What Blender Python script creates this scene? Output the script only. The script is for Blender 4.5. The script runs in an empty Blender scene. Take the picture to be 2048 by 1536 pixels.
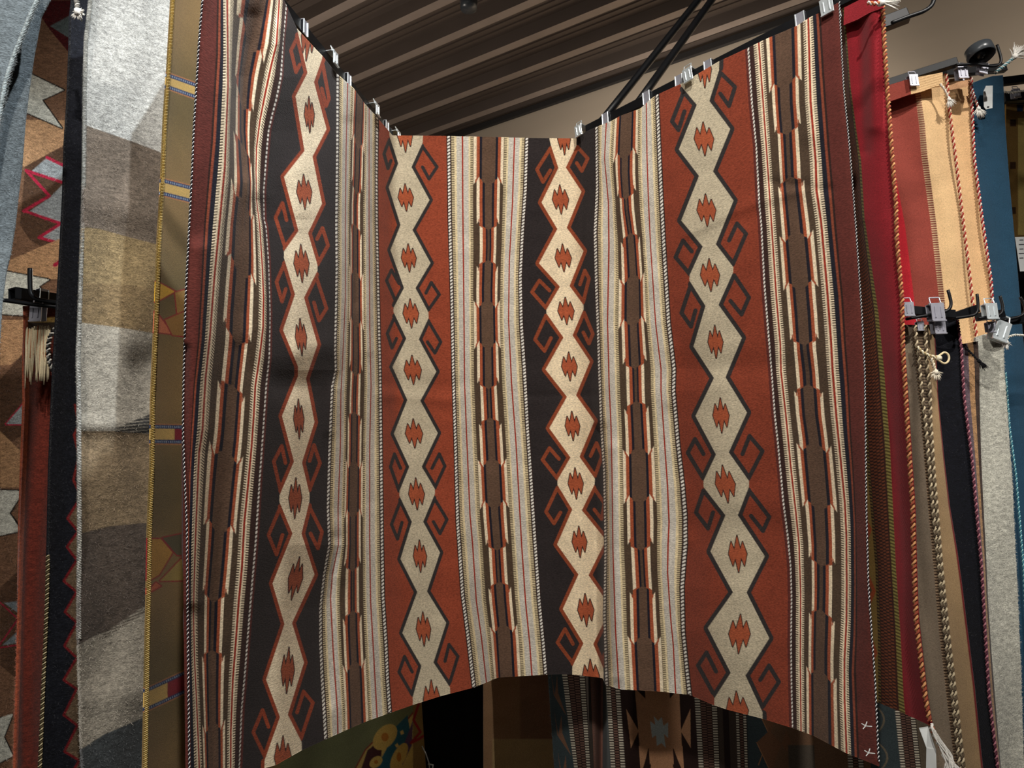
import bpy, math
import numpy as np
from mathutils import Matrix, Vector

# ------------------------------------------------------------------ camera, world, lights, exposure
SC = bpy.context.scene
COL = SC.collection
FPX = 1480.0
PITCH = math.radians(9.0)
ROLL = math.radians(2.0)
EYE = np.array([0.0, 0.0, 1.5])
FW = np.array([0, math.cos(PITCH), math.sin(PITCH)])
R0 = np.array([1.0, 0, 0])
U0 = np.array([0, -math.sin(PITCH), math.cos(PITCH)])
CX = math.cos(ROLL) * R0 - math.sin(ROLL) * U0
CY = math.sin(ROLL) * R0 + math.cos(ROLL) * U0
cam_data = bpy.data.cameras.new('camera')
cam = bpy.data.objects.new('camera', cam_data)
COL.objects.link(cam)
cam_data.sensor_width = 36.0
cam_data.lens = FPX / 2048 * 36.0
cam_data.clip_start = 0.02
m = Matrix.Identity(4)
for i in range(3):
    m[i][0] = CX[i]; m[i][1] = CY[i]; m[i][2] = -FW[i]; m[i][3] = EYE[i]
cam.matrix_world = m
SC.camera = cam
SC.view_settings.view_transform = 'Standard'
SC.view_settings.look = 'None'
SC.view_settings.gamma = 1.0
SC.view_settings.use_curve_mapping = False
SC.view_settings.exposure = 1.2
SC.cycles.max_bounces = 5
SC.cycles.diffuse_bounces = 3
SC.cycles.transmission_bounces = 4

world = bpy.data.worlds.new('world')
SC.world = world
world.use_nodes = True
world.node_tree.nodes['Background'].inputs[0].default_value = (0.9, 0.85, 0.8, 1)
world.node_tree.nodes['Background'].inputs[1].default_value = 0.10


def spot(name, loc, target, power, angle, blend, radius, color):
    d = bpy.data.lights.new(name, 'SPOT')
    d.energy = power; d.spot_size = math.radians(angle); d.spot_blend = blend
    d.shadow_soft_size = radius; d.color = color
    o = bpy.data.objects.new(name, d)
    COL.objects.link(o)
    o.location = loc
    o.rotation_euler = (Vector(target) - Vector(loc)).to_track_quat('-Z', 'Y').to_euler()
    return o


WARM = (1.0, 0.95, 0.885)
COOL = (0.88, 0.95, 1.0)
spot('track_spotlight_main', (0.35, -0.9, 3.9), (0.05, 1.6, 1.65), 118, 62, 0.9, 0.035, WARM)
spot('track_spotlight_front', (-0.7, -1.3, 3.3), (0.1, 1.6, 1.35), 62, 80, 0.9, 0.10, WARM)
spot('track_spotlight_left', (0.3, 0.2, 3.9), (-0.95, 1.25, 2.1), 95, 36, 0.5, 0.02, COOL)
spot('track_spotlight_right', (1.75, -0.3, 3.9), (1.05, 1.6, 2.25), 115, 34, 0.8, 0.02, (1.0, 0.96, 0.9))


def lamp(name, loc, power, radius, color):
    d = bpy.data.lights.new(name, 'POINT'); d.energy = power; d.shadow_soft_size = radius; d.color = color
    o = bpy.data.objects.new(name, d); COL.objects.link(o); o.location = loc
    return o


spot('added_wall_fill', (1.1, 3.0, 2.2), (1.9, 6.0, 3.6), 170, 90, 1.0, 0.1, (1.0, 0.93, 0.84))  # unseen spot added behind the rugs to brighten the far wall
spot('added_wall_fill', (3.2, 2.6, 2.2), (3.6, 5.0, 3.6), 110, 110, 1.0, 0.1, (1.0, 0.93, 0.84))  # second unseen spot added for the right part of the wall
lamp('added_ceiling_fill_left', (-1.6, 3.2, 2.6), 26, 0.12, (1.0, 0.90, 0.80))  # unseen point light added behind the left rugs to lift the ceiling
lamp('added_ceiling_fill_right', (2.9, 3.6, 2.7), 34, 0.12, (1.0, 0.93, 0.86))  # unseen point light added behind the right rugs for ceiling and wall

# ------------------------------------------------------------------ pixel -> point helpers


def rays(x, y):
    x = np.asarray(x, float); y = np.asarray(y, float)
    a = (x - 1024.0) / FPX; b = -(y - 768.0) / FPX
    return FW + a[..., None] * CX + b[..., None] * CY


def at_depth(x, y, Y):
    r = rays(x, y)
    return EYE + r * (np.asarray(Y, float) / r[..., 1])[..., None]


def at_z(x, y, z):
    r = rays(x, y)
    return EYE + r * ((np.asarray(z, float) - EYE[2]) / r[..., 2])[..., None]


def srgb(*c):
    c = np.array(c, float) / 255.0
    return np.where(c <= 0.04045, c / 12.92, ((c + 0.055) / 1.055) ** 2.4)


RNG = np.random.default_rng(7)

# ------------------------------------------------------------------ materials


def new_mat(name):
    mt = bpy.data.materials.new(name)
    mt.use_nodes = True
    nt = mt.node_tree
    return mt, nt, nt.nodes, nt.links, nt.nodes['Principled BSDF']


def cloth_mat(name, weave=900.0, bump=0.25, mottling=0.18, sheen=0.15, vertical=False, pile=0.0, speck=0.0):
    """woven wool: colour of the yarns comes from the mesh's own yarn colour attribute"""
    mt, nt, N, L, P = new_mat(name)
    at = N.new('ShaderNodeAttribute'); at.attribute_name = 'yarn_colour'
    tc = N.new('ShaderNodeTexCoord')
    mp = N.new('ShaderNodeMapping')
    L.new(tc.outputs['Object'], mp.inputs['Vector'])
    mp.inputs['Scale'].default_value = (0.45, 0.45, 1.0)
    n1 = N.new('ShaderNodeTexNoise'); n1.inputs['Scale'].default_value = weave; n1.inputs['Detail'].default_value = 2
    L.new(mp.outputs[0], n1.inputs['Vector'])
    n2 = N.new('ShaderNodeTexNoise'); n2.inputs['Scale'].default_value = 170 if pile else 25
    n2.inputs['Detail'].default_value = 4
    L.new(mp.outputs[0], n2.inputs['Vector'])
    mr = N.new('ShaderNodeMapRange'); mr.inputs[3].default_value = 1 - mottling * 1.6; mr.inputs[4].default_value = 1 + mottling * 1.6
    mr.inputs[1].default_value = 0.25; mr.inputs[2].default_value = 0.75
    L.new(n1.outputs[0], mr.inputs[0])
    mr2 = N.new('ShaderNodeMapRange'); mr2.inputs[3].default_value = 1 - mottling * 0.5 - pile * 0.5; mr2.inputs[4].default_value = 1 + mottling * 0.5 + pile * 0.5
    mr2.inputs[1].default_value = 0.3; mr2.inputs[2].default_value = 0.7
    L.new(n2.outputs[0], mr2.inputs[0])
    mu = N.new('ShaderNodeMath'); mu.operation = 'MULTIPLY'
    L.new(mr.outputs[0], mu.inputs[0]); L.new(mr2.outputs[0], mu.inputs[1])
    vm = N.new('ShaderNodeVectorMath'); vm.operation = 'SCALE'
    L.new(at.outputs['Color'], vm.inputs[0]); L.new(mu.outputs[0], vm.inputs['Scale'])
    L.new(vm.outputs[0], P.inputs['Base Color'])
    P.inputs['Roughness'].default_value = 0.92
    P.inputs['Specular IOR Level'].default_value = 0.15
    P.inputs['Sheen Weight'].default_value = sheen
    P.inputs['Sheen Roughness'].default_value = 0.5
    bp = N.new('ShaderNodeBump'); bp.inputs['Strength'].default_value = bump; bp.inputs['Distance'].default_value = 0.0012
    L.new(n1.outputs[0], bp.inputs['Height'])
    L.new(bp.outputs[0], P.inputs['Normal'])
    return mt


def plain_mat(name, col, rough=0.5, metal=0.0, noise=0.0, nscale=20.0, bump=0.0, spec=0.5, coat=0.0, stretch=(1, 1, 1)):
    mt, nt, N, L, P = new_mat(name)
    P.inputs['Roughness'].default_value = rough
    P.inputs['Metallic'].default_value = metal
    P.inputs['Specular IOR Level'].default_value = spec
    P.inputs['Coat Weight'].default_value = coat
    tc = N.new('ShaderNodeTexCoord')
    mp = N.new('ShaderNodeMapping'); mp.inputs['Scale'].default_value = stretch
    L.new(tc.outputs['Object'], mp.inputs['Vector'])
    n = N.new('ShaderNodeTexNoise'); n.inputs['Scale'].default_value = nscale; n.inputs['Detail'].default_value = 5
    L.new(mp.outputs[0], n.inputs['Vector'])
    cr = N.new('ShaderNodeValToRGB')
    c = np.array(col)
    cr.color_ramp.elements[0].position = 0.3; cr.color_ramp.elements[1].position = 0.7
    cr.color_ramp.elements[0].color = (*np.clip(c * (1 - noise), 0, 1), 1)
    cr.color_ramp.elements[1].color = (*np.clip(c * (1 + noise), 0, 1), 1)
    L.new(n.outputs[0], cr.inputs[0]); L.new(cr.outputs[0], P.inputs['Base Color'])
    if bump:
        bp = N.new('ShaderNodeBump'); bp.inputs['Strength'].default_value = bump; bp.inputs['Distance'].default_value = 0.002
        L.new(n.outputs[0], bp.inputs['Height']); L.new(bp.outputs[0], P.inputs['Normal'])
    return mt


M_WEAVE = cloth_mat('woven_wool', 520, 0.5, 0.20, 0.08)
M_WOOL = cloth_mat('brushed_wool', 620, 0.9, 0.30, 0.20, pile=0.30)
M_DARK = cloth_mat('dark_brushed_wool', 500, 0.8, 0.30, 0.04, pile=0.25)
M_FINE = cloth_mat('flat_woven_wool', 800, 0.35, 0.16, 0.08)
M_YARN = cloth_mat('twisted_yarn', 900, 0.5, 0.10, 0.05)
M_STEEL = plain_mat('black_painted_steel', srgb(13, 14, 17), 0.45, 0.0, 0.15, 60, 0.05, spec=0.3)
M_CHROME = plain_mat('bright_steel', (0.72, 0.78, 0.80), 0.34, 0.55, 0.08, 80)
M_CLEAR = plain_mat('grey_clip_steel', (0.42, 0.42, 0.48), 0.38, 0.5, 0.08, 80)
M_RUBBER = plain_mat('dark_plastic', srgb(62, 66, 70), 0.30, 0.0, 0.1, 30)
M_PAPER = plain_mat('white_paper', srgb(225, 228, 226), 0.7, 0.0, 0.04, 40)
M_INK = plain_mat('tag_ink', srgb(40, 40, 50), 0.7, 0.0, 0.04, 40)

# ------------------------------------------------------------------ object helpers


def link(o, parent=None):
    COL.objects.link(o)
    if parent is not None:
        o.parent = parent
    return o


def tag(o, label=None, cat=None, group=None, kind=None):
    if label: o['label'] = label
    if cat: o['category'] = cat
    if group: o['group'] = group
    if kind: o['kind'] = kind
    return o


def thing(name, label, cat, loc, group=None):
    o = bpy.data.objects.new(name, None)
    o.empty_display_size = 0.02
    COL.objects.link(o)
    o.location = loc
    return tag(o, label, cat, group)


def np_mesh(name, verts, quads, mat, parent=None, cols=None, smooth=True, tris=None):
    """one mesh object from arrays (world coordinates; the object's origin goes to the mean or parent's)"""
    verts = np.asarray(verts, np.float32)
    if parent is not None:
        org = np.zeros(3, np.float32); q_ = parent
        while q_ is not None:
            org = org + np.array(q_.location, np.float32); q_ = q_.parent
    else:
        org = np.array([verts[:, 0].mean(), verts[:, 1].mean(), verts[:, 2].min()], np.float32)
    me = bpy.data.meshes.new(name)
    me.vertices.add(len(verts))
    me.vertices.foreach_set('co', (verts - org).ravel())
    quads = np.asarray(quads, np.int32).reshape(-1, 4)
    nq = len(quads)
    nt = 0 if tris is None else len(tris)
    loops = quads.ravel()
    starts = np.arange(nq, dtype=np.int32) * 4
    if nt:
        tris = np.asarray(tris, np.int32)
        loops = np.concatenate([loops, tris.ravel()])
        starts = np.concatenate([starts, nq * 4 + np.arange(nt, dtype=np.int32) * 3])
    me.loops.add(len(loops)); me.polygons.add(nq + nt)
    me.loops.foreach_set('vertex_index', loops.astype(np.int32))
    me.polygons.foreach_set('loop_start', starts.astype(np.int32))
    me.polygons.foreach_set('use_smooth', np.full(nq + nt, smooth, bool))
    me.update(calc_edges=True)
    if cols is not None:
        a = me.color_attributes.new('yarn_colour', 'FLOAT_COLOR', 'POINT')
        c4 = np.ones((len(verts), 4), np.float32); c4[:, :3] = cols
        a.data.foreach_set('color', c4.ravel())
    me.materials.append(mat)
    o = bpy.data.objects.new(name, me)
    link(o, parent)
    if parent is None:
        o.location = org
    return o


class MB:
    """collects simple solid shapes in world coordinates into one mesh"""

    def __init__(s):
        s.v = []; s.q = []; s.t = []; s.n = 0; s.c = []

    def add(s, v, q=(), t=(), col=None):
        v = np.asarray(v, float).reshape(-1, 3)
        s.v.append(v)
        if len(q): s.q.append(np.asarray(q) + s.n)
        if len(t): s.t.append(np.asarray(t) + s.n)
        s.c.append(np.tile(np.array(col if col is not None else (0.5, 0.5, 0.5)), (len(v), 1)))
        s.n += len(v)

    def box(s, c, ax, ay, az, hx, hy, hz, bev=0.0, col=None):
        c = np.array(c, float); ax, ay, az = [np.array(a, float) for a in (ax, ay, az)]
        if bev <= 0:
            P = [c + ax * hx * i + ay * hy * j + az * hz * k for k in (-1, 1) for (i, j) in ((-1, -1), (1, -1), (1, 1), (-1, 1))]
            s.add(P, [(3, 2, 1, 0), (4, 5, 6, 7), (0, 1, 5, 4), (1, 2, 6, 5), (2, 3, 7, 6), (3, 0, 4, 7)], col=col)
            return
        b = min(bev, hx * .9, hy * .9, hz * .9)
        rings = []
        for (dz, ins) in ((-hz, b), (-hz + b, 0), (hz - b, 0), (hz, b)):
            X, Y = hx - ins, hy - ins
            bb = b * (0.5 if ins else 1)
            r = [(-X + bb, -Y), (X - bb, -Y), (X, -Y + bb), (X, Y - bb), (X - bb, Y), (-X + bb, Y), (-X, Y - bb), (-X, -Y + bb)]
            rings.append([c + ax * p + ay * q + az * dz for p, q in r])
        v = [p for r in rings for p in r]
        q = [(k * 8 + i, k * 8 + (i + 1) % 8, (k + 1) * 8 + (i + 1) % 8, (k + 1) * 8 + i) for k in range(3) for i in range(8)]
        n = len(v)
        v += [c - az * hz, c + az * hz]
        t = [(n, (i + 1) % 8, i) for i in range(8)] + [(n + 1, 24 + i, 24 + (i + 1) % 8) for i in range(8)]
        s.add(v, q, t, col=col)

    def beam(s, a, b, w, h, up=(0, 0, 1), bev=0.001, col=None):
        a = np.array(a, float); b = np.array(b, float)
        z = b - a; l = np.linalg.norm(z); z /= l
        x = np.cross(z, up); x /= np.linalg.norm(x); y = np.cross(z, x)
        s.box((a + b) / 2, x, y, z, w / 2, h / 2, l / 2, bev, col)

    def tube(s, pts, r, n=10, col=None, caps=True):
        pts = np.asarray(pts, float); K = len(pts)
        r = np.full(K, r) if np.isscalar(r) else np.asarray(r)
        T = np.gradient(pts, axis=0); T /= np.linalg.norm(T, axis=1)[:, None] + 1e-12
        ref = np.array([0.13, 0.21, 0.97]) if abs(T[0][2]) < 0.9 else np.array([0.97, 0.2, 0.1])
        v = []
        x = np.cross(T[0], ref)
        for k in range(K):
            x = x - T[k] * x.dot(T[k]); x /= np.linalg.norm(x); y = np.cross(T[k], x)
            for i in range(n):
                a = 2 * math.pi * i / n
                v.append(pts[k] + r[k] * (x * math.cos(a) + y * math.sin(a)))
        q = [(k * n + i, k * n + (i + 1) % n, (k + 1) * n + (i + 1) % n, (k + 1) * n + i) for k in range(K - 1) for i in range(n)]
        t = []
        if caps:
            m0 = len(v); v += [pts[0], pts[-1]]
            t = [(m0, (i + 1) % n, i) for i in range(n)] + [(m0 + 1, (K - 1) * n + i, (K - 1) * n + (i + 1) % n) for i in range(n)]
        s.add(v, q, t, col=col)

    def build(s, name, mat, parent=None, smooth=False):
        v = np.concatenate(s.v)
        q = np.concatenate(s.q) if s.q else np.zeros((0, 4), int)
        t = np.concatenate(s.t) if s.t else None
        return np_mesh(name, v, q, mat, parent, np.concatenate(s.c), smooth, t)


def resample(pts, n):
    pts = np.asarray(pts, float)
    d = np.concatenate([[0], np.cumsum(np.linalg.norm(np.diff(pts, axis=0), axis=1))])
    t = np.linspace(0, d[-1], n)
    return np.stack([np.interp(t, d, pts[:, i]) for i in range(pts.shape[1])], 1), d[-1]


def smooth_path(pts, n, it=6):
    p, l = resample(pts, n)
    for _ in range(it):
        p[1:-1] = (p[:-2] + 2 * p[1:-1] + p[2:]) / 4
    return p


def twisted_cord(name, path, r, pitch, colA, colB, parent, mat=None, wobble=0.0, plies=2):
    """a cord of plies wound round each other, one mesh"""
    L = resample(path, 2)[1]
    n = max(8, int(L / pitch * 9))
    c, L = resample(path, n)
    T = np.gradient(c, axis=0); T /= np.linalg.norm(T, axis=1)[:, None]
    X = np.cross(T, np.array([0.05, 1.0, 0.03])); X /= np.linalg.norm(X, axis=1)[:, None]
    Y = np.cross(T, X)
    s = np.linspace(0, L, n)
    V = []; Q = []; C = []; nn = 7; base = 0
    for p in range(plies):
        ph = 2 * math.pi * (s / pitch + p / plies) + wobble * np.sin(s * 37)
        ctr = c + (X * np.cos(ph)[:, None] + Y * np.sin(ph)[:, None]) * r * 0.52
        for i in range(nn):
            a = 2 * math.pi * i / nn
            V.append(ctr + (X * math.cos(a) + Y * math.sin(a)) * r * 0.56)
        k = np.arange(n - 1)
        for i in range(nn):
            j = (i + 1) % nn
            Q.append(np.stack([base + i * n + k, base + i * n + k + 1, base + j * n + k + 1, base + j * n + k], 1))
        C.append(np.tile(colA if p % 2 == 0 else colB, (nn * n, 1)))
        base += nn * n
    return np_mesh(name, np.concatenate(V), np.concatenate(Q), mat or M_YARN, parent, np.concatenate(C))


# ------------------------------------------------------------------ hanging textiles


def plin(pl, y):
    pl = sorted(pl, key=lambda p: p[1])
    ys = [p[1] for p in pl]; xs = [p[0] for p in pl]
    y = np.asarray(y, float)
    out = np.interp(y, ys, xs)
    # straight continuation beyond both ends
    if len(pl) > 1:
        k = max(1, min(2, len(pl) - 1))
        s0 = (xs[k] - xs[0]) / (ys[k] - ys[0] + 1e-9); s1 = (xs[-1] - xs[-1 - k]) / (ys[-1] - ys[-1 - k] + 1e-9)
        out = np.where(y < ys[0], xs[0] + s0 * (y - ys[0]), out)
        out = np.where(y > ys[-1], xs[-1] + s1 * (y - ys[-1]), out)
    return out


class Drape:
    """A hanging textile. guides: [(u, polyline of plan points)], every guide follows one warp line of the cloth."""

    def __init__(s, guides, top, bot, res=1.0, nv=None, ztop=None, zbot=None, depth=None, relief=None, plane=None):
        s.plane = plane
        s.us = np.array([g[0] for g in guides], float); s.pl = [g[1] for g in guides]
        s.top = top if callable(top) else (lambda x, t=top: np.full_like(np.asarray(x, float), t))
        s.bot = bot if callable(bot) else (lambda x, t=bot: np.full_like(np.asarray(x, float), t))
        s.z = (ztop, zbot); s.depth = depth; s.relief = relief
        ys = np.linspace(-50, 1600, 34)
        X = np.array([plin(p, ys) for p in s.pl])
        ns = []
        for k in range(len(guides) - 1):
            w = np.percentile(np.abs(X[k + 1] - X[k]), 75)
            ns.append(max(2, int(w * res)))
        u = [s.us[0]]
        for k, n in enumerate(ns):
            u += list(np.linspace(s.us[k], s.us[k + 1], n + 1)[1:])
        s.u = np.array(u)
        s.nv = nv or 1000
        s.v = np.linspace(0, 1, s.nv)

    def xy(s, u, v):
        """u: (nu,), v: (nv,) -> plan x, y arrays (nv, nu)"""
        def X(y):  # y (.., nu)
            k = np.clip(np.searchsorted(s.us, u, side='right') - 1, 0, len(s.us) - 2)
            w = (u - s.us[k]) / (s.us[k + 1] - s.us[k])
            out = np.zeros_like(y)
            for kk in np.unique(k):
                mk = k == kk
                a = plin(s.pl[kk], y[..., mk]); b = plin(s.pl[kk + 1], y[..., mk])
                out[..., mk] = a * (1 - w[mk]) + b * w[mk]
            return out
        yt = np.zeros(len(u)); yb = np.full(len(u), 1500.0)
        for _ in range(8):
            yt = 0.4 * yt + 0.6 * s.top(X(yt)); yb = 0.4 * yb + 0.6 * s.bot(X(yb))
        y = yt[None] + (yb - yt)[None] * v[:, None]
        x = X(y)
        s._yt, s._yb = yt, yb
        return x, y, yt, yb

    def build(s, name, painter, mat, parent=None, thick=0.004, label=None):
        nu, nv = len(s.u), s.nv
        x, y, yt, yb = s.xy(s.u, s.v)
        if s.z[0] is not None:
            xt = x[0]; xb = x[-1]
            Yt = at_z(xt, yt, s.z[0])[:, 1]; Yb = at_z(xb, yb, s.z[1])[:, 1]
            if s.plane is not None: Yt = s.plane(xt, yt, Yt)
            ker = np.ones(25) / 25
            pad = lambda a: np.convolve(np.pad(a, 12, mode='edge'), ker, 'valid')
            Yt, Yb = pad(Yt), pad(Yb)
            D = 1.0 / ((1 / Yt)[None] * (1 - s.v[:, None]) + (1 / Yb)[None] * s.v[:, None])
        else:
            D = np.interp(s.u, s.us, s.depth)[None].repeat(nv, 0)
        P = at_depth(x, y, D)
        if s.relief is not None:
            dl = s.relief(x, y, s.u[None].repeat(nv, 0), s.v[:, None].repeat(nu, 1))
            d = P - EYE; dist = np.linalg.norm(d, axis=2)
            P = EYE + d * (1 + dl / dist)[..., None]
        s.P = P; s.X = x; s.Y = y
        # yarn colours, averaged over 2 x 2 yarn positions
        du = np.gradient(s.u); dv = 1.0 / (nv - 1)
        C = np.zeros((nv, nu, 3))
        for a in (-0.25, 0.25):
            uu = np.clip(s.u + a * du, s.us[0], s.us[-1])
            for b in (-0.25, 0.25):
                vv = np.clip(s.v + b * dv, 0, 1)
                xx, yy, _, _ = s.xy(uu, vv)
                C += painter(xx, yy, uu[None].repeat(nv, 0), vv[:, None].repeat(nu, 1))
        C = np.clip(C / 4, 0, 1)
        s.C = C
        idx = np.arange(nv * nu).reshape(nv, nu)
        q = np.stack([idx[:-1, :-1], idx[1:, :-1], idx[1:, 1:], idx[:-1, 1:]], -1).reshape(-1, 4)
        V = [P.reshape(-1, 3)]; CC = [C.reshape(-1, 3)]; Q = [q]
        n = nv * nu
        # back layer (coarser) and rim
        du_ = np.gradient(P, axis=1); dv_ = np.gradient(P, axis=0)
        Nn = np.cross(du_, dv_); Nn /= np.linalg.norm(Nn, axis=2)[..., None] + 1e-12
        Nn = np.where((Nn * (P - EYE)).sum(2)[..., None] < 0, -Nn, Nn)
        B = P + Nn * thick
        ci = np.unique(np.concatenate([np.arange(0, nu, 6), [nu - 1]])); ri = np.unique(np.concatenate([np.arange(0, nv, 6), [nv - 1]]))
        Bc = B[np.ix_(ri, ci)]; Cc = C[np.ix_(ri, ci)]
        bi = np.arange(Bc.shape[0] * Bc.shape[1]).reshape(Bc.shape[:2]) + n
        V.append(Bc.reshape(-1, 3)); CC.append(Cc.reshape(-1, 3))
        Q.append(np.stack([bi[:-1, :-1], bi[:-1, 1:], bi[1:, 1:], bi[1:, :-1]], -1).reshape(-1, 4))
        n += bi.size
        for sl in ((0, slice(None)), (-1, slice(None)), (slice(None), 0), (slice(None), -1)):
            f = idx[sl]; b = B[sl]
            r = np.arange(len(f)) + n
            V.append(b); CC.append(C[sl]); n += len(f)
            Q.append(np.stack([f[:-1], f[1:], r[1:], r[:-1]], 1))
        return np_mesh(name, np.concatenate(V), np.concatenate(Q), mat, parent, np.concatenate(CC))


def hairs(name, dr, n, length, parent, lighten=1.25, width=0.00035, edge=None, seed=1, out=0.006, add=0.05):
    """loose wool fibres standing off a textile"""
    g = np.random.default_rng(seed)
    nv, nu = dr.P.shape[:2]
    if edge == 'left': c = np.minimum(np.abs(g.normal(0, 1.5, n)).astype(int), nu - 1)
    elif edge == 'right': c = nu - 1 - np.minimum(np.abs(g.normal(0, 1.5, n)).astype(int), nu - 1)
    else: c = g.integers(0, nu, n)
    r = g.integers(0, nv, n)
    p = dr.P[r, c]; col = np.clip(dr.C[r, c] * lighten + add, 0, 1)
    back = (EYE - p); back /= np.linalg.norm(back, axis=1)[:, None]
    th = g.uniform(0, 2 * np.pi, n) if edge is None else (g.normal(np.pi if edge == 'left' else 0, 0.7, n))
    d = np.stack([np.cos(th), 0 * th, np.sin(th)], 1)
    L = length * g.uniform(0.3, 1.0, n)[:, None]
    bend = np.stack([np.cos(th + 1.1 * g.normal(size=n)), 0 * th, np.sin(th + 1.1 * g.normal(size=n))], 1)
    p0 = p + back * 0.0005
    p1 = p + d * L * 0.5 + back * out * g.uniform(0.2, 1, n)[:, None]
    p2 = p1 + bend * L * 0.5 + back * out * g.uniform(-0.4, 0.6, n)[:, None]
    sd = np.cross(d, back); sd /= np.linalg.norm(sd, axis=1)[:, None]; sd *= width / 2
    V = np.stack([p0 - sd, p0 + sd, p1 - sd * .8, p1 + sd * .8, p2 - sd * .2, p2 + sd * .2], 1).reshape(-1, 3)
    b = np.arange(n)[:, None] * 6
    Q = np.concatenate([b + np.array([[0, 1, 3, 2]]), b + np.array([[2, 3, 5, 4]])])
    o = np_mesh(name, V, Q, M_YARN, parent, np.repeat(col, 6, 0))
    o['kind'] = 'stuff'
    return o


# painting helpers: all act on flat arrays
def inpoly(x, y, poly):
    res = np.zeros(x.shape, bool)
    n = len(poly)
    for i in range(n):
        x1, y1 = poly[i]; x2, y2 = poly[(i + 1) % n]
        if y1 == y2: continue
        c = ((y1 > y) != (y2 > y)) & (x < (x2 - x1) * (y - y1) / (y2 - y1) + x1)
        res ^= c
    return res


class Paint:
    def __init__(s, x, y, base):
        s.x = x; s.y = y; s.c = np.empty(x.shape + (3,)); s.c[...] = base

    def _sub(s, pts, pad):
        a = np.array(pts)
        m_ = (s.x > a[:, 0].min() - pad) & (s.x < a[:, 0].max() + pad) & (s.y > a[:, 1].min() - pad) & (s.y < a[:, 1].max() + pad)
        return np.nonzero(m_)

    def poly(s, pts, col, edge=None, ew=0):
        if edge is not None: s.line(list(pts) + [pts[0]], ew, edge)
        i = s._sub(pts, 0)
        if len(i[0]) == 0: return
        k = inpoly(s.x[i], s.y[i], pts)
        s.c[tuple(a[k] for a in i)] = col

    def line(s, pts, w, col):
        for a, b in zip(pts[:-1], pts[1:]):
            i = s._sub([a, b], w)
            if len(i[0]) == 0: continue
            X = s.x[i]; Y = s.y[i]
            dx, dy = b[0] - a[0], b[1] - a[1]; L2 = dx * dx + dy * dy + 1e-9
            t = np.clip(((X - a[0]) * dx + (Y - a[1]) * dy) / L2, 0, 1)
            k = (X - a[0] - t * dx) ** 2 + (Y - a[1] - t * dy) ** 2 < (w / 2) ** 2
            s.c[tuple(q[k] for q in i)] = col

    def below(s, pts, col, mask=None):
        """everything under a boundary y(x)"""
        yb = np.interp(s.x, [p[0] for p in pts], [p[1] for p in pts])
        k = s.y > yb
        if mask is not None: k &= mask
        s.c[k] = col



# ------------------------------------------------------------------ room shell
CEIL = 4.3
M_CEIL = plain_mat('dark_brown_deck_paint', srgb(88, 76, 68), 0.6, 0.0, 0.10, 3, 0.05, stretch=(1, 1, 1))
M_RIB = plain_mat('lit_deck_rib', srgb(150, 136, 126), 0.6, 0.0, 0.08, 6, 0.05)  # lighter than the deck: light caught on the rib undersides, put into the colour
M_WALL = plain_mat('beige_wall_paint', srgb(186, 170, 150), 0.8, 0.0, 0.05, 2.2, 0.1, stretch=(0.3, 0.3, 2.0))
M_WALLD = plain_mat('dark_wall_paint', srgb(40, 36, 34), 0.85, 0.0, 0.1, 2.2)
M_FLOOR = plain_mat('dark_carpet', srgb(30, 27, 26), 0.95, 0.0, 0.3, 60, 0.3)

E0 = at_z(940, 272, CEIL); E1 = at_z(1505, 79, CEIL)
WD = (E1 - E0); WD[2] = 0; WD /= np.linalg.norm(WD)      # direction along the far wall
WN = np.array([-WD[1], WD[0], 0.0])
if WN[1] < 0: WN = -WN                                  # pointing away from the camera
eo = E0 - WD * E0.dot(WD) * 0
wall_q = E0.dot(WN)


def slab(name, c, ax, ay, az, hx, hy, hz, mat, kind='structure'):
    mb = MB(); mb.box(c, ax, ay, az, hx, hy, hz)
    o = mb.build(name, mat); o['kind'] = kind
    return o


UPZ = np.array([0, 0, 1.0])
sC = E0.dot(WD) + 1.0
ctr = lambda s_, q_, z_: WD * s_ + WN * q_ + UPZ * z_
slab('wall_back', ctr(sC, wall_q + 0.06, CEIL / 2), WD, WN, UPZ, 7.0, 0.06, CEIL / 2 + 0.1, M_WALL)
slab('floor', ctr(sC, wall_q - 4.5, -0.05), WD, WN, UPZ, 7.0, 4.7, 0.05, M_FLOOR)
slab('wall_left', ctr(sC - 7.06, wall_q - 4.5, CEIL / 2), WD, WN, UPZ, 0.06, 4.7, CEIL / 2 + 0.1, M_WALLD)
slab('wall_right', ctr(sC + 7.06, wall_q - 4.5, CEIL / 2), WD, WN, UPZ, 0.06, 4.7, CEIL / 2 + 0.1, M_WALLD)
ce = slab('ceiling', ctr(sC, wall_q - 4.5, CEIL + 0.12), WD, WN, UPZ, 7.0, 4.6, 0.05, M_CEIL)
qs = [at_z(x, y, CEIL).dot(WN) for x, y in ((960, 50), (960, 120), (960, 182), (960, 229), (900, 264))]
print('rib distances', np.round(qs, 3), 'wall', round(float(wall_q), 3))
pitch = (qs[3] - qs[0]) / 3
q0 = qs[3]
ks = np.arange(-9, 2)
ribs = MB(); pans = MB()
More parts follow.
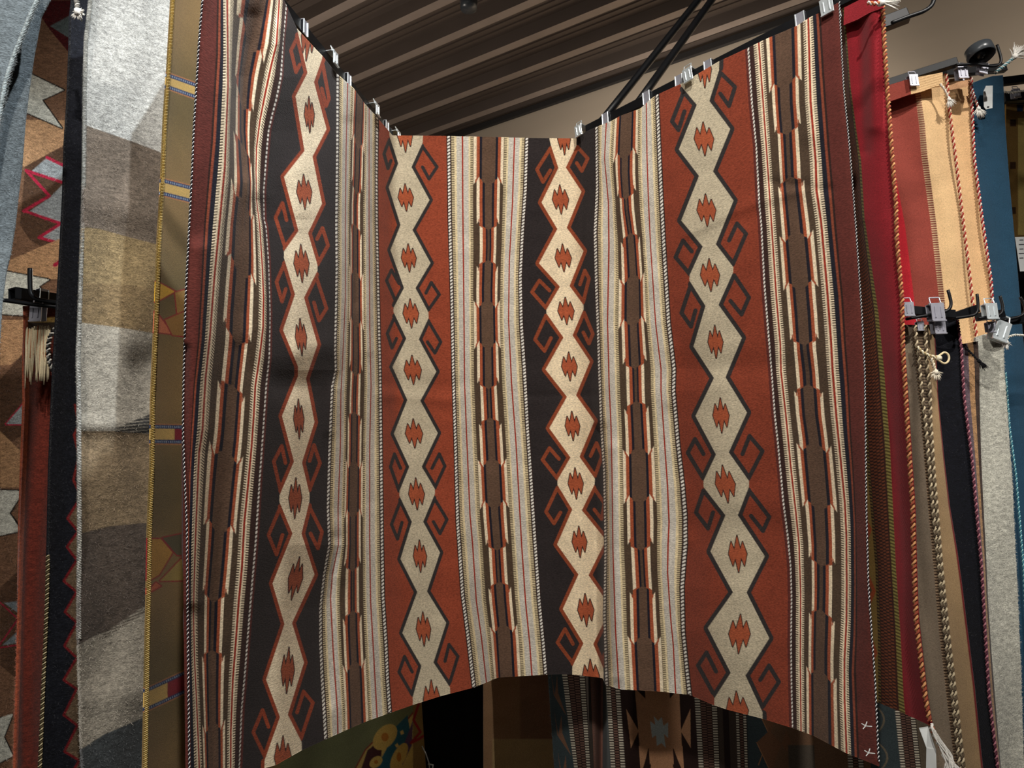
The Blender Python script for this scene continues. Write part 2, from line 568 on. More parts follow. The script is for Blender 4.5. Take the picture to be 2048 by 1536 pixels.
for k in ks:
    q = q0 + pitch * k
    if q > wall_q - 0.05: continue
    # rib flange below the deck, caught light painted into its underside; sloping webs
    prof = [(-0.085, 0.07), (-0.062, 0.0), (0.062, 0.0), (0.085, 0.07)]
    w = pitch
    v = []
    for s_ in (sC - 7.0, sC + 7.0):
        for dq, dz in prof: v.append(ctr(s_, q + dq * w / 0.6, CEIL + dz))
    ribs.add(v, [(1, 2, 6, 5)])
    pans.add(v, [(0, 1, 5, 4), (2, 3, 7, 6)])
    # shallow stiffening grooves in the pan
    for f in (0.33, 0.5, 0.67):
        qq = q + pitch * f
        if qq > wall_q - 0.03: continue
        pans.box(ctr(sC, qq, CEIL + 0.068), WD, WN, UPZ, 7.0, 0.008, 0.006)
o = ribs.build('trim_1', M_RIB); o['kind'] = 'structure'
o = pans.build('trim_2', M_CEIL); o['kind'] = 'structure'
slab('trim_3', ctr(sC, wall_q - 0.04, CEIL + 0.02), WD, WN, UPZ, 7.0, 0.014, 0.02, M_WALLD)

# ------------------------------------------------------------------ the large patterned rug
CREAM = srgb(240, 223, 192); TAUPE = srgb(196, 184, 158); BLACKP = srgb(48, 42, 42); RUST = srgb(148, 69, 46)
ORANGE = srgb(166, 84, 54); CORE = srgb(98, 75, 60); BROWN = srgb(80, 64, 50); INKY = srgb(30, 30, 40)
MAROON = srgb(94, 45, 39); DARK = srgb(58, 38, 34); GREY = srgb(186, 178, 166); GREYL = srgb(214, 208, 196)
REDL = srgb(160, 52, 36); OUTL = srgb(30, 24, 26); BORD = srgb(50, 46, 46); CREAM2 = srgb(230, 212, 170)

G = {
 'edgeL': [(418, -150), (404, 0), (396, 88), (391, 175), (385.5, 262), (383, 335), (377.5, 450), (370, 596), (367, 743), (366, 889), (366, 1100), (368, 1300), (371, 1536)],
 'rl1': [(448, -110), (440, 0), (439, 109), (433.6, 197), (429, 284), (424, 335), (414, 450), (408, 567), (401, 684), (391, 772), (385, 860), (379.5, 950), (376, 1100), (377, 1250), (379, 1536)],
 'red1L': [(453, -110), (454, 0), (455.5, 88), (456.5, 175), (453, 262), (450, 335), (439, 450), (429, 552), (420, 670), (411, 757), (405, 860), (398, 905), (392, 1046), (388, 1164), (387, 1230), (388.5, 1309), (393, 1397), (397, 1484), (399, 1535)],
 'core1': [(536, -70), (520, 0), (511, 40), (499, 87), (487, 153), (484.6, 197), (485, 262), (490, 315), (495, 365), (493, 400), (487.5, 450), (486, 508), (481.6, 567), (477, 626), (475, 684), (469, 743), (464, 801), (458, 880), (448, 959), (442, 1017), (434.7, 1105), (426, 1193), (423, 1310), (423.5, 1400), (425.6, 1528)],
 'red1R': [(562, -45), (559, 0), (554, 88), (543, 131), (531, 186), (520, 241), (513, 295), (512, 340), (513, 400), (519.7, 450), (525.5, 538), (528, 596), (527, 655), (519.7, 714), (511, 772), (508, 831), (503.5, 895), (497.7, 959), (489, 1046), (484.5, 1134), (478, 1203), (472, 1285), (466, 1360), (462, 1462), (461.7, 1535)],
 'dash1': [(573.6, 13), (567, 87.5), (563.8, 153), (555, 197), (546, 230), (538.6, 262), (533, 327), (528.5, 381), (529, 439), (533, 455), (538, 523), (541, 626), (540, 714), (534, 772), (530, 831), (525.5, 895), (521, 959), (514, 1076), (506, 1168), (500, 1240), (491, 1353), (484.7, 1419), (480, 1528)],
 'dash2': [(675, 152), (675, 293), (673, 445), (673.5, 538), (672, 626), (670.5, 699), (672, 740), (664.7, 772), (661.8, 831), (659, 900), (656, 1017), (659, 1090), (648.6, 1149), (641, 1215), (641, 1287), (644, 1355), (651, 1471)],
 'red2L': [(695.5, 176), (692.5, 293), (691, 445), (691, 596), (685, 728), (682, 787), (681, 895), (676.4, 1017), (677, 1090), (664.7, 1149), (661, 1196), (667, 1309), (675, 1419), (676, 1469)],
 'core2': [(721, 195), (716, 293), (714, 351), (710, 410), (710, 596), (711.6, 714), (708.6, 801), (708, 895), (705.7, 1046), (705.5, 1164), (705.6, 1260), (710, 1370), (712, 1447)],
 'red2R': [(738, 220), (738, 445), (739.4, 655), (742, 772), (739, 895), (739, 1076), (741, 1205), (746, 1290), (753.8, 1430)],
 'dash3': [(754, 240), (752.6, 351), (753, 445), (757, 626), (760, 743), (762, 895), (764, 1076), (766, 1195), (771.6, 1284), (775, 1360), (779.7, 1425)],
 'dash4': [(896.7, 272), (899, 439), (903.5, 596), (906.4, 743), (911, 895), (915, 1046), (925, 1190), (935, 1266), (943.8, 1342), (948, 1375)],
 'red3L': [(925, 279), (925.5, 405), (927, 551), (928, 645), (929, 767), (933.7, 884), (940, 1031), (945, 1086), (952.7, 1203), (963, 1276), (971.8, 1355)],
 'core3': [(978.5, 279), (976.8, 405), (977.6, 493), (974.7, 581), (975.6, 650), (976.8, 767), (980.6, 855), (985, 943), (989.5, 1031), (993.8, 1086), (996.7, 1144), (1001, 1203), (1007.8, 1276), (1010.7, 1347)],
 'red3R': [(1029, 279), (1025, 405), (1018.7, 522), (1017, 640), (1023, 767), (1031.8, 884), (1040, 1031), (1043, 1086), (1051, 1203), (1059.7, 1291), (1063.5, 1347)],
 'dash5': [(1054, 277), (1051, 376), (1045, 464), (1040.6, 552), (1042.5, 645), (1049, 738), (1055, 855), (1061, 943), (1069, 1065), (1078.7, 1203), (1087.5, 1291), (1092, 1347)],
 'dash6': [(1193, 256), (1194.4, 376), (1190, 464), (1193, 581), (1196, 650), (1198.8, 738), (1203, 855), (1209, 943), (1211.5, 1088), (1209, 1232), (1213, 1370)],
 'red4L': [(1213, 238), (1209, 317), (1217, 405), (1218, 493), (1215, 645), (1218, 767), (1222, 855), (1223.7, 943), (1225.5, 1100), (1231, 1262), (1238, 1376)],
 'core4': [(1253, 229), (1250, 288), (1248.6, 346), (1253, 420), (1261.8, 478), (1267, 551), (1267, 645), (1270.6, 738), (1272, 796), (1276.5, 884), (1278, 972), (1281, 1088), (1286, 1174), (1288, 1276), (1292.6, 1379)],
 'red4R': [(1292.6, 214), (1294, 317), (1297, 405), (1301, 493), (1311, 645), (1322, 738), (1322, 782), (1329, 884), (1335, 972), (1338, 1045), (1336, 1089), (1335, 1144), (1341, 1232), (1346.8, 1291), (1351, 1379)],
 'dash7': [(1314, 200), (1319, 317), (1323, 405), (1327.7, 493), (1337, 645), (1348, 738), (1346.8, 782), (1355.6, 884), (1365.8, 972), (1370.5, 1031), (1371, 1088), (1364, 1174), (1365.8, 1262), (1373, 1335), (1379, 1388)],
 'dash8': [(1494.8, 97), (1502, 205), (1511, 293), (1517, 410), (1521, 450), (1527, 567), (1534, 655), (1541.7, 743), (1548, 831), (1554, 885), (1559, 937), (1564.7, 1003), (1573.4, 1069), (1580, 1134), (1581.7, 1195), (1580.6, 1287), (1581.7, 1375), (1584, 1456)],
 'red5L': [(1516.8, 88), (1525.6, 205), (1534, 322), (1541.7, 439), (1552, 596), (1560, 690), (1561, 743), (1571, 831), (1577, 895), (1581, 937), (1591, 1025), (1597.5, 1090), (1600.5, 1185), (1600, 1331), (1601.4, 1462)],
 'core5': [(1566.6, 70), (1569.5, 205), (1574, 264), (1578, 351), (1588, 445), (1597, 538), (1604.7, 626), (1609, 699), (1615, 743), (1620, 831), (1627, 875), (1632.5, 937), (1639, 1025), (1642, 1090), (1642, 1178), (1639, 1300), (1640, 1480)],
 'red5R': [(1616.4, 40), (1620.8, 205), (1631, 322), (1632.5, 381), (1642, 445), (1653, 567), (1661.8, 684), (1664.8, 743), (1673, 840), (1680.6, 915), (1689.4, 1003), (1692.7, 1069), (1693.5, 1170), (1693, 1240), (1689, 1318), (1689, 1396), (1693, 1500)],
 'rl2': [(1634, 29), (1641, 146), (1651.6, 293), (1661.8, 410), (1664.8, 450), (1679.4, 596), (1685, 684), (1692, 772), (1697, 870), (1702.5, 937), (1709, 1047), (1710, 1170), (1708.6, 1266), (1704.7, 1344), (1708.6, 1448), (1711, 1514)],
 'edgeR': [(1678, 5), (1686.7, 176), (1698.4, 293), (1710.5, 445), (1723, 626), (1729, 743), (1730.5, 870), (1732, 1025), (1736, 1170), (1742.5, 1266), (1750, 1370), (1755.5, 1500)],
}
UU = dict(edgeL=0, rl1=39, red1L=62, core1=114, red1R=166, dash1=189, dash2=339, red2L=361, core2=414, red2R=467, dash3=489,
          dash4=639, red3L=661, core3=714, red3R=767, dash5=789, dash6=939, red4L=961, core4=1014, red4R=1067, dash7=1089,
          dash8=1239, red5L=1262, core5=1314, red5R=1366, rl2=1389, edgeR=1428)
TOPC = [(404, -250), (440, -205), (453, -190), (520, -100), (559, -20), (574, 13), (594, 57), (612, 76.6), (634, 100.6), (645, 111.6), (673, 146.6), (686, 158), (708, 177),
        (730, 208), (752, 232), (774, 258), (785, 271), (896, 272), (1055, 276), (1152, 277), (1174, 262), (1193, 254), (1225, 241), (1240, 232), (1281, 217), (1300, 199),
        (1313, 190), (1363, 167), (1437, 123), (1493, 97), (1534, 77), (1593, 52), (1619, 35), (1645, 23), (1675, 6), (1700, -8)]
BOTC = [(360, 1632), (430, 1590), (490, 1556), (530, 1536), (552, 1530), (587, 1510), (605, 1500), (653, 1478), (688, 1462), (732, 1443), (782, 1425), (825, 1410), (882, 1392),
        (948, 1375), (970, 1366), (996, 1355), (1094, 1349), (1132, 1348), (1165, 1351), (1205, 1356), (1211, 1370), (1244, 1379), (1322, 1383), (1381, 1390), (1427, 1410), (1454, 1419),
        (1524, 1437), (1585, 1456), (1626, 1471), (1692, 1506), (1749, 1529), (1760, 1534)]
top_f = lambda x: np.interp(x, [p[0] for p in TOPC], [p[1] for p in TOPC])
bot_f = lambda x: np.interp(x, [p[0] for p in BOTC], [p[1] for p in BOTC])
BRK = {
 1: [60, 178, 285, 400, 526, 660, 773, 909, 1049, 1187, 1313, 1460],
 2: [285, 375, 460, 550, 645, 740, 835, 932, 1026, 1131, 1234, 1335],
 3: [360, 449, 531, 610, 688, 767, 846, 927, 1007, 1090, 1174, 1259],
 4: [308, 388, 478, 560, 642, 726, 814, 905, 996, 1089, 1183, 1282],
 5: [165, 257, 366, 475, 567, 678, 781, 896, 1007, 1119, 1230, 1349]}
STATE = [2, 1, 0, 1, 2, 1, 0, 1, 2, 1, 0, 1, 2]


def core_stack(c, d, yrel, brk, w, lead):
    """the stepped core: d = distance from its axis, w = (core, black, orange, cream) of the widest state, step = width of one cream stripe"""
    step = w[3] - w[2] + 0.3
    # which segment; boundary runs outward-down when the core narrows, outward-up when it widens
    st = np.full(d.shape, STATE[0])
    ob = np.zeros(d.shape, bool)
    for i, b in enumerate(brk):
        nar = STATE[i + 1] < STATE[i]
        q = (d - w[1]) / w[3]
        off = lead * 4.2 * ((d - w[2]) / w[3] if nar else (w[2] - d) / w[3])
        off = np.where(d < w[1], lead * 1.6 * (-q if nar else q), off)
        k = yrel > b + off
        st = np.where(k, STATE[i + 1], st)
        ob |= (np.abs(yrel - b - off) < lead * 0.26) & (d > w[1] - step) & (d < w[3] - step * (2 - max(STATE[i], STATE[i + 1])) - step * 0.55)
        # dark tips
    sh = (2 - st) * step
    e0, e1, e2, e3 = [np.maximum(a - sh, 0) for a in w]
    e0 = np.maximum(e0, w[0] * 0.18)
    m0 = d < e0; m1 = (d < e1) & ~m0; m2 = (d < e2) & (d >= e1); m3 = (d < e3) & (d >= e2)
    c[m3] = CREAM; c[m2] = ORANGE; c[m1] = INKY; c[m0] = CORE
    c[(d < e0) & (st == 0)] = CORE * 0.8
    c[ob & ~m0] = ORANGE


def rug_paint(x, y, u, v):
    c = np.empty(x.shape + (3,)); c[...] = MAROON
    yy = y
    T = v * 310.0
    tooth = (T % 1.0) < 0.5
    # ---- outer panels
    for (pn, t) in ((1, (189 - u) * 3.4), (5, (u - 1239) * 3.4)):
        m_ = (t >= 0) & (t <= 650)
        if not m_.any(): continue
        t_ = t[m_]; c_ = c[m_]; tt = tooth[m_]; xx = v[m_]
        c_[t_ < 511] = BROWN
        c_[t_ < 45] = DARK
        for (a, b) in ((45, 64), (95, 114), (395, 414), (452, 472)):
            k = (t_ >= a) & (t_ < b); c_[k] = BROWN * 0.75; c_[k & tt] = CREAM
        for (a, b, cc) in ((64, 74, CREAM), (74, 87, REDL), (87, 95, CREAM), (414, 426, CREAM), (426, 440, REDL), (440, 452, CREAM), (472, 503, INKY), (503, 519, srgb(134, 68, 48)), (519, 531, DARK * 0.7)):
            c_[(t_ >= a) & (t_ < b)] = cc
        c_[t_ >= 531] = MAROON
        g = 'core%d' % pn
        ct = float(top_f(plin(G[g], -60 if pn == 1 else 60))); cb = float(bot_f(plin(G[g], 1500)))
        if pn == 1: ct = -100.0; cb = 1596.0
        else: ct = 64.0; cb = 1477.0
        brk = [(b - ct) / (cb - ct) for b in BRK[pn]]
        k = (t_ > 114) & (t_ < 395)
        sub = c_[k]
        core_stack(sub, np.abs(t_[k] - 255), xx[k], brk, (57, 78, 99, 121), 0.009)
        c_[k] = sub
        c[m_] = c_
        # dashed line
        k = m_.copy(); k[m_] = t_ < 12
        c[k] = np.where(((v[k] * 178 + u[k] * 0.12) % 1.0 < 0.6)[:, None], srgb(240, 235, 225), DARK * 0.6)
    # ---- grey striped panels
    for pn, u0 in ((2, 339), (3, 639), (4, 939)):
        m_ = (u >= u0) & (u <= u0 + 150)
        t = u[m_] - u0; c_ = c[m_]; tt = tooth[m_]; vv = v[m_]
        s_ = np.minimum(t, 150 - t)
        c_[...] = BROWN
        c_[s_ < 4.5] = DARK
        for (a, b) in ((4.5, 9), (37.5, 43)):
            k = (s_ >= a) & (s_ < b); c_[k] = BROWN * 0.85; c_[k & tt] = CREAM2
        k = (s_ >= 9) & (s_ < 37.5); c_[k] = CREAM2
        gk = (s_ >= 12.5) & (s_ < 34); c_[gk] = GREYL
        dots = ((vv * 310) % 1.0 < 0.5) & (((s_ * 0.52) % 1.0) < 0.5) & gk
        c_[dots] = GREY * 0.86
        c_[(s_ >= 20.8) & (s_ < 23.4)] = REDL
        g = 'core%d' % pn
        ct = {2: 194., 3: 274., 4: 228.}[pn]; cb = {2: 1452., 3: 1354., 4: 1381.}[pn]
        brk = [(b - ct) / (cb - ct) for b in BRK[pn]]
        k = s_ > 43
        sub = c_[k]
        core_stack(sub, np.abs(t[k] - 75), vv[k], brk, (14, 18.8, 25, 31), 0.011)
        c_[k] = sub
        c[m_] = c_
    # dashed border lines of every grey panel
    for ub in (339, 489, 639, 789, 939, 1089):
        k = np.abs(u - ub) < 2.3
        c[k] = np.where(((v[k] * 165 + (u[k] - ub) * 0.09) % 1.0 < 0.6)[:, None], srgb(240, 236, 226), DARK * 0.6)
        k = (np.abs(u - ub) >= 2.3) & (np.abs(u - ub) < 4.2)
        c[k] = DARK * 0.8
    # ---- diamond bands
    for b in BANDS:
        k = np.nonzero((u > b['u'][0] + 4.2) & (u < b['u'][1] - 4.2))
        p = Paint(x[k], y[k], b['ground'])
        wd = b['w']
        for side in (b['L'], b['R']):
            sm = b['small']
            for (p0, p1) in zip(side[:-1], side[1:]):
                p0 = np.array(p0, float); p1 = np.array(p1, float)
                if any(abs(p0[1] - s0) < 26 for s0 in sm) and any(abs(p1[1] - s0) < 26 for s0 in sm): continue
                q0 = p0 + (p1 - p0) * (0.16 if any(abs(p0[1] - s0) < 26 for s0 in sm) else 0)
                q1 = p1 - (p1 - p0) * (0.16 if any(abs(p1[1] - s0) < 26 for s0 in sm) else 0)
                p.line([q0, q1], wd * 2.0, b['border'])
        for h in b['hooks']: p.line(h, wd, b['border'])
        p.poly(b['L'] + b['R'][::-1], b['cream'])
        for (mx, my, hw, hh, *sk) in b['motif']:
            sk = sk[0] if sk else -0.10
            sh = [(0, -1), (.30, -.24), (.58, -.66), (1, 0), (.68, .66), (.36, .22), (0, 1), (-.30, .24), (-.58, .66), (-1, 0), (-.68, -.66), (-.36, -.22)]
            pts = [(mx + a * hw + sk * (-bb) * hw * -1 * -1, my + bb * hh) for a, bb in sh]
            p.poly(pts, ORANGE, OUTL, 3.2)
        c[k] = p.c
    # finishing rows at both ends of the cloth
    return c


BANDS = [
 dict(u=(189, 339), ground=BLACKP, cream=CREAM, border=srgb(148, 66, 40), w=7.2, small=(60, 520, 994, 1505),
  L=[(594, 50), (594, 57), (615, 146), (591, 193), (609, 302), (568, 354), (597, 462), (568, 503), (568, 516), (590, 589), (566, 660), (596, 733), (596, 752), (564, 832), (588, 923), (559, 991), (559, 1004), (585, 1067), (545, 1167), (569, 1248), (532, 1359), (560, 1434), (529.5, 1520), (529, 1545)],
  R=[(640, 50), (645, 112), (644, 118), (628, 164), (653, 258), (625, 313), (644, 407), (616, 466), (635, 530), (635, 541), (608, 595), (635, 689), (612, 757), (629, 844), (604, 925), (619, 988), (619, 1002), (603, 1067), (629, 1149), (584, 1246), (608, 1325), (575.5, 1429), (603, 1484), (604, 1510)],
  motif=[(617, 72, 14, 50, .35), (618.7, 229.4, 9.7, 36), (608.5, 384, 15, 35, -.1), (603, 527, 15, 38), (602, 674, 11, 37, -.2), (597.6, 838, 10, 39.5), (590.6, 996.7, 12.7, 40.7, .1), (591, 1157, 14, 43, .6), (575.5, 1341, 13, 46, .2), (566, 1516, 17, 44, 0)],
  hooks=[[(595.5, 73), (582, 100.6), (592, 144), (600, 129)], [(646, 131), (658, 197), (652, 212), (643.6, 177)],
         [(569, 491), (551, 435), (565, 406), (573, 440)], [(635, 529), (656, 491), (645, 456), (634, 478)],
         [(569, 527), (553, 564), (564, 603), (571.5, 578)], [(634, 558), (653, 617), (638, 641), (628, 605)],
         [(562, 985), (547.5, 923), (563.6, 892), (571, 926)], [(619, 979), (640, 926), (628, 890), (619, 922)],
         [(560.7, 1014), (537, 1070), (553, 1109), (565, 1070)], [(619, 1014), (644, 1064), (636, 1097), (621, 1067)],
         [(530.6, 1515), (506.6, 1464.7), (525, 1420), (537, 1453.8)], [(601.7, 1478), (625.8, 1405.6), (607, 1383), (594, 1425)]]),
 dict(u=(489, 639), ground=RUST, cream=TAUPE, border=BORD, w=6.6, small=(285, 626, 986, 1395),
  L=[(779, 262), (779, 272.5), (796.5, 326.7), (777.5, 375), (801, 450), (781, 500), (808, 576), (787, 616), (787, 624), (812.6, 677), (785, 734), (814.7, 800), (787.7, 867.5), (818.5, 933.7), (799, 982), (799, 992), (823.8, 1043.6), (801, 1118), (834.6, 1184), (804.7, 1266), (843, 1332), (825.6, 1394), (825.6, 1420)],
  R=[(846, 262), (845.5, 285), (823, 334), (859, 400), (825, 460), (861, 526), (831, 576), (857, 625), (857, 636), (837.6, 678.5), (872.7, 743), (840.5, 801.6), (875.6, 866), (843.4, 933.7), (869.8, 978), (869.8, 988), (846.3, 1043.6), (880, 1105), (854, 1182.7), (892.3, 1245.7), (867, 1325), (900, 1375), (901, 1400)],
  motif=[(809.7, 270, 15, 34), (811.5, 395, 15, 27), (817.6, 516, 14.6, 28), (821.7, 627, 15.4, 29), (825.5, 740, 17, 29), (828, 867, 17, 29), (833, 988, 15.5, 31.6), (840, 1112.4, 13, 32), (847, 1258, 14.2, 34), (864, 1400, 17, 40)],
  hooks=[[(777.5, 283), (768, 307.6), (776, 337), (782, 321)], [(845, 293), (874, 334), (858, 358), (845, 334)],
         [(791, 602), (773, 561), (783, 540), (798, 567)], [(856.6, 620), (878.6, 589), (862.5, 565), (852, 586)],
         [(787.7, 637.5), (774.6, 667), (784, 696), (793, 677)], [(856.6, 642), (881.5, 684), (869.8, 706), (855, 684)],
         [(798, 982), (781, 933.7), (789, 908), (801, 936.6)], [(869.8, 976), (889.7, 932), (878.6, 908), (864, 936.6)],
         [(799.5, 1005.5), (783, 1049), (795, 1078), (804, 1045)], [(871, 1001), (894, 1039), (880, 1067), (867, 1043.6)],
         [(824.5, 1390), (798, 1344), (809, 1313), (824.5, 1344)], [(900, 1364), (915.8, 1312.7), (898, 1289), (890, 1322.5)]]),
 dict(u=(789, 939), ground=BLACKP * 0.92, cream=srgb(236, 216, 182), border=srgb(140, 68, 42), w=7.0, small=(288, 620, 965, 1340),
  L=[(1099, 268), (1099, 278), (1102, 291), (1116.8, 336), (1083, 405), (1114.7, 458), (1078, 526.7), (1120, 573.5), (1093, 619), (1093, 627), (1127, 675), (1091, 739), (1134, 793.6), (1098.6, 856.5), (1141, 915), (1115, 960), (1115, 970), (1144.6, 1019), (1114, 1089), (1157, 1149), (1125.6, 1218), (1167, 1286.7), (1144.6, 1333.6), (1144.6, 1360)],
  R=[(1153, 268), (1153, 291), (1131.5, 335), (1163, 383), (1133.5, 455.5), (1167, 502), (1139, 572), (1167, 610), (1167, 619), (1145, 670.5), (1179.8, 723), (1152, 790.6), (1188.6, 842), (1159, 913.7), (1189.5, 957), (1189.5, 968), (1163.7, 1020.6), (1212, 1080), (1177, 1150.5), (1222, 1215), (1186.5, 1288), (1207, 1337), (1207, 1360)],
  motif=[(1128, 277.6, 12.5, 32), (1121, 399, 16, 29), (1126.5, 516, 16, 27.5), (1132, 622, 16, 27), (1138.8, 733, 15.4, 28.6), (1145, 852, 14.5, 29), (1151.4, 967, 15, 31), (1159, 1083.6, 14.6, 31), (1171.6, 1220, 16, 32.7), (1182, 1352.6, 17, 34)],
  hooks=[[(1100.7, 296.7), (1074, 339), (1086, 364), (1100.7, 340.6)], [(1155, 294), (1175.4, 317), (1163.7, 342), (1153.4, 326)],
         [(1092, 616), (1064, 584), (1078.7, 561), (1099, 581)], [(1166.6, 604), (1178, 557), (1169.5, 541), (1160, 569)],
         [(1092, 631), (1070, 679), (1089, 702), (1102, 676)], [(1168, 625), (1185.6, 667.6), (1178, 687), (1166.6, 665)],
         [(1115, 957.6), (1085, 919.5), (1099, 896), (1118, 918)], [(1190, 952), (1204, 912), (1193, 886), (1181, 912)],
         [(1115, 975), (1092, 1023.5), (1108, 1047), (1121, 1025)], [(1188.6, 976.7), (1209, 1007), (1203, 1038), (1188.6, 1019)],
         [(1147.6, 1329), (1115, 1285), (1130, 1258), (1146, 1288)], [(1204.7, 1317), (1225, 1280)]]),
 dict(u=(1089, 1239), ground=srgb(136, 62, 42), cream=TAUPE, border=BORD, w=8.4, small=(160, 548, 967, 1418),
  L=[(1356, 155), (1363, 173), (1393.7, 209.5), (1357.7, 299), (1398, 351.8), (1362.5, 441), (1405.4, 493), (1379, 551), (1379, 561), (1411, 612), (1387, 693), (1428, 756), (1391, 832), (1432, 909), (1407, 962), (1407, 974), (1451, 1030.5), (1421, 1102.7), (1466, 1184.5), (1415.5, 1256), (1461.4, 1345.5), (1428.6, 1397), (1428.6, 1425)],
  R=[(1439, 110), (1438, 140), (1418.7, 202), (1460.5, 258), (1426, 342.8), (1467, 401), (1431.7, 488.6), (1466.4, 534), (1466.4, 544), (1437, 609.7), (1483.7, 675.6), (1451, 754.7), (1494, 825), (1457.5, 904.7), (1498, 962), (1498, 973), (1475.7, 1030.5), (1529.7, 1112.5), (1493, 1185), (1538.6, 1276.6), (1491, 1351), (1525, 1424), (1525, 1450)],
  motif=[(1408.4, 138, 14, 38), (1408, 278, 19.3, 33.7), (1412.8, 420.5, 18.6, 32.5), (1420, 550, 19, 32.7), (1431, 684, 14.8, 33), (1442, 831, 16, 35), (1450.5, 968, 19.7, 37.7, -.3), (1475.5, 1107.7, 18.3, 37), (1479, 1267.8, 21.3, 39.4, .1), (1474.6, 1421, 22, 39)],
  hooks=[[(1366, 187.5), (1344, 243), (1357, 260), (1369, 222.7)], [(1442, 146.5), (1470, 174), (1458, 212), (1440.6, 187.5)],
         [(1380.6, 549.6), (1351, 514.5), (1366, 481), (1383.5, 502.7)], [(1465.5, 529), (1492, 467.6), (1474, 447), (1458, 481)],
         [(1380.6, 573), (1363, 626), (1382, 653), (1391, 621)], [(1468.5, 551), (1497.8, 595), (1483, 629), (1461, 602)],
         [(1406.5, 957), (1375.5, 905.8), (1390, 878), (1407, 908)], [(1497, 957), (1525, 902.5), (1499, 872), (1485, 908)],
         [(1407, 981), (1392, 1025), (1416, 1057), (1426, 1025)], [(1498, 981), (1538.5, 1034), (1526, 1062), (1502, 1031.6)],
         [(1426, 1386), (1396, 1331), (1413, 1305), (1432, 1343)], [(1525, 1414), (1557.7, 1364), (1538, 1331), (1520.5, 1359.7)]]),
]


def ridge(x, y, pts, sig, amp):
    best = np.full(x.shape, 1e9)
    for a, b in zip(pts[:-1], pts[1:]):
        dx, dy = b[0] - a[0], b[1] - a[1]; L2 = dx * dx + dy * dy
        t = np.clip(((x - a[0]) * dx + (y - a[1]) * dy) / L2, 0, 1)
        best = np.minimum(best, (x - a[0] - t * dx) ** 2 + (y - a[1] - t * dy) ** 2)
    return amp * np.exp(-best / (2 * sig * sig))


def rug_relief(x, y, u, v):
    z = 0.0035 * np.sin(u / 47.0 + 2.0 * v) * np.sin(v * 3.1) + 0.003 * np.sin(u / 90.0 - 3 * v)
    R_ = [([(500, 40), (488, 200), (486, 330)], 18, 0.011), ([(560, 60), (530, 300), (520, 380)], 18, -0.012),
          ([(560, 765), (620, 770), (665, 745)], 20, 0.009), ([(600, 700), (650, 690)], 18, -0.008),
          ([(668, 780), (660, 860)], 10, -0.006), ([(668, 1080), (650, 1200), (655, 1400)], 12, 0.008),
          ([(690, 1050), (680, 1150)], 12, -0.006),
          ([(590, 350), (600, 420)], 22, -0.007), ([(480, 700), (500, 740)], 18, 0.006),
          ([(765, 790), (905, 800)], 9, -0.0035), ([(765, 765), (905, 772)], 12, 0.003),
          ([(1060, 792), (1200, 790)], 6, 0.0018),
          ([(1200, 860), (1206, 1000), (1208, 1340)], 9, 0.016), ([(1225, 900), (1230, 1350)], 12, -0.010),
          ([(1170, 900), (1175, 1340)], 20, 0.006),
          ([(1375, 470), (1460, 428), (1520, 402), (1640, 372)], 7, -0.0022), ([(1375, 495), (1460, 450), (1560, 420)], 12, 0.0022),
          ([(1345, 700), (1350, 760), (1340, 800)], 12, -0.006), ([(1370, 735), (1460, 730), (1560, 735)], 20, 0.005),
          ([(1370, 980), (1375, 1080)], 12, -0.006), ([(1380, 1060), (1470, 1055), (1550, 1060)], 24, 0.005),
          ([(1290, 420), (1310, 520)], 14, 0.006), ([(1540, 365), (1660, 380)], 8, 0.004),
          ([(1555, 60), (1580, 400)], 22, 0.006), ([(700, 250), (706, 600)], 12, 0.007), ([(725, 300), (735, 700)], 9, -0.004),
          ([(745, 300), (750, 1000)], 10, 0.004), ([(870, 300), (880, 1200)], 26, 0.004), ([(800, 300), (800, 1200)], 24, -0.003),
          ([(1010, 400), (1020, 600)], 15, 0.006), ([(975, 300), (985, 1200)], 20, -0.003),
          ([(1440, 300), (1480, 1300)], 35, -0.005), ([(1620, 300), (1700, 1400)], 16, 0.005),
          ([(400, 500), (385, 1200)], 14, -0.012), ([(368, 700), (366, 1600)], 7, 0.012)]
    for pts, sg, am in R_:
        z = z + ridge(x, y, pts, sg, am)
    return z


RUG_TOP, RUG_BOT = 2.311, 1.111


def arm_plane(A, B):
    # depth of the vertical plane that stands on the arm A-B
    d = B - A; n = np.array([-d[1], d[0], 0.0])
    return lambda x, y: (lambda rr: rr[..., 1] * ((A - EYE).dot(n) / (rr @ n)))(rays(x, y))


PL = arm_plane(at_z(565, 0, RUG_TOP), at_z(786, 271, RUG_TOP)); PR = arm_plane(at_z(1174, 262, RUG_TOP), at_z(1660, 12, RUG_TOP))


def rug_plan(x, y, Y):
    Y = np.where(x < 786, PL(x, y), Y)
    return np.where(x > 1174, PR(x, y), Y)


rug = Drape([(UU[k], G[k]) for k in UU], top_f, bot_f, res=1.02, nv=1250, ztop=RUG_TOP, zbot=RUG_BOT, relief=rug_relief, plane=rug_plan)
rt = thing('rug', 'large rust, black and cream diamond-band wool rug spread open in the centre', 'rug', (0.05, 1.6, RUG_BOT))
rug.build('woven_panel', rug_paint, M_WEAVE, rt, 0.004)
SW = srgb(225, 225, 225); SD = srgb(18, 18, 24)
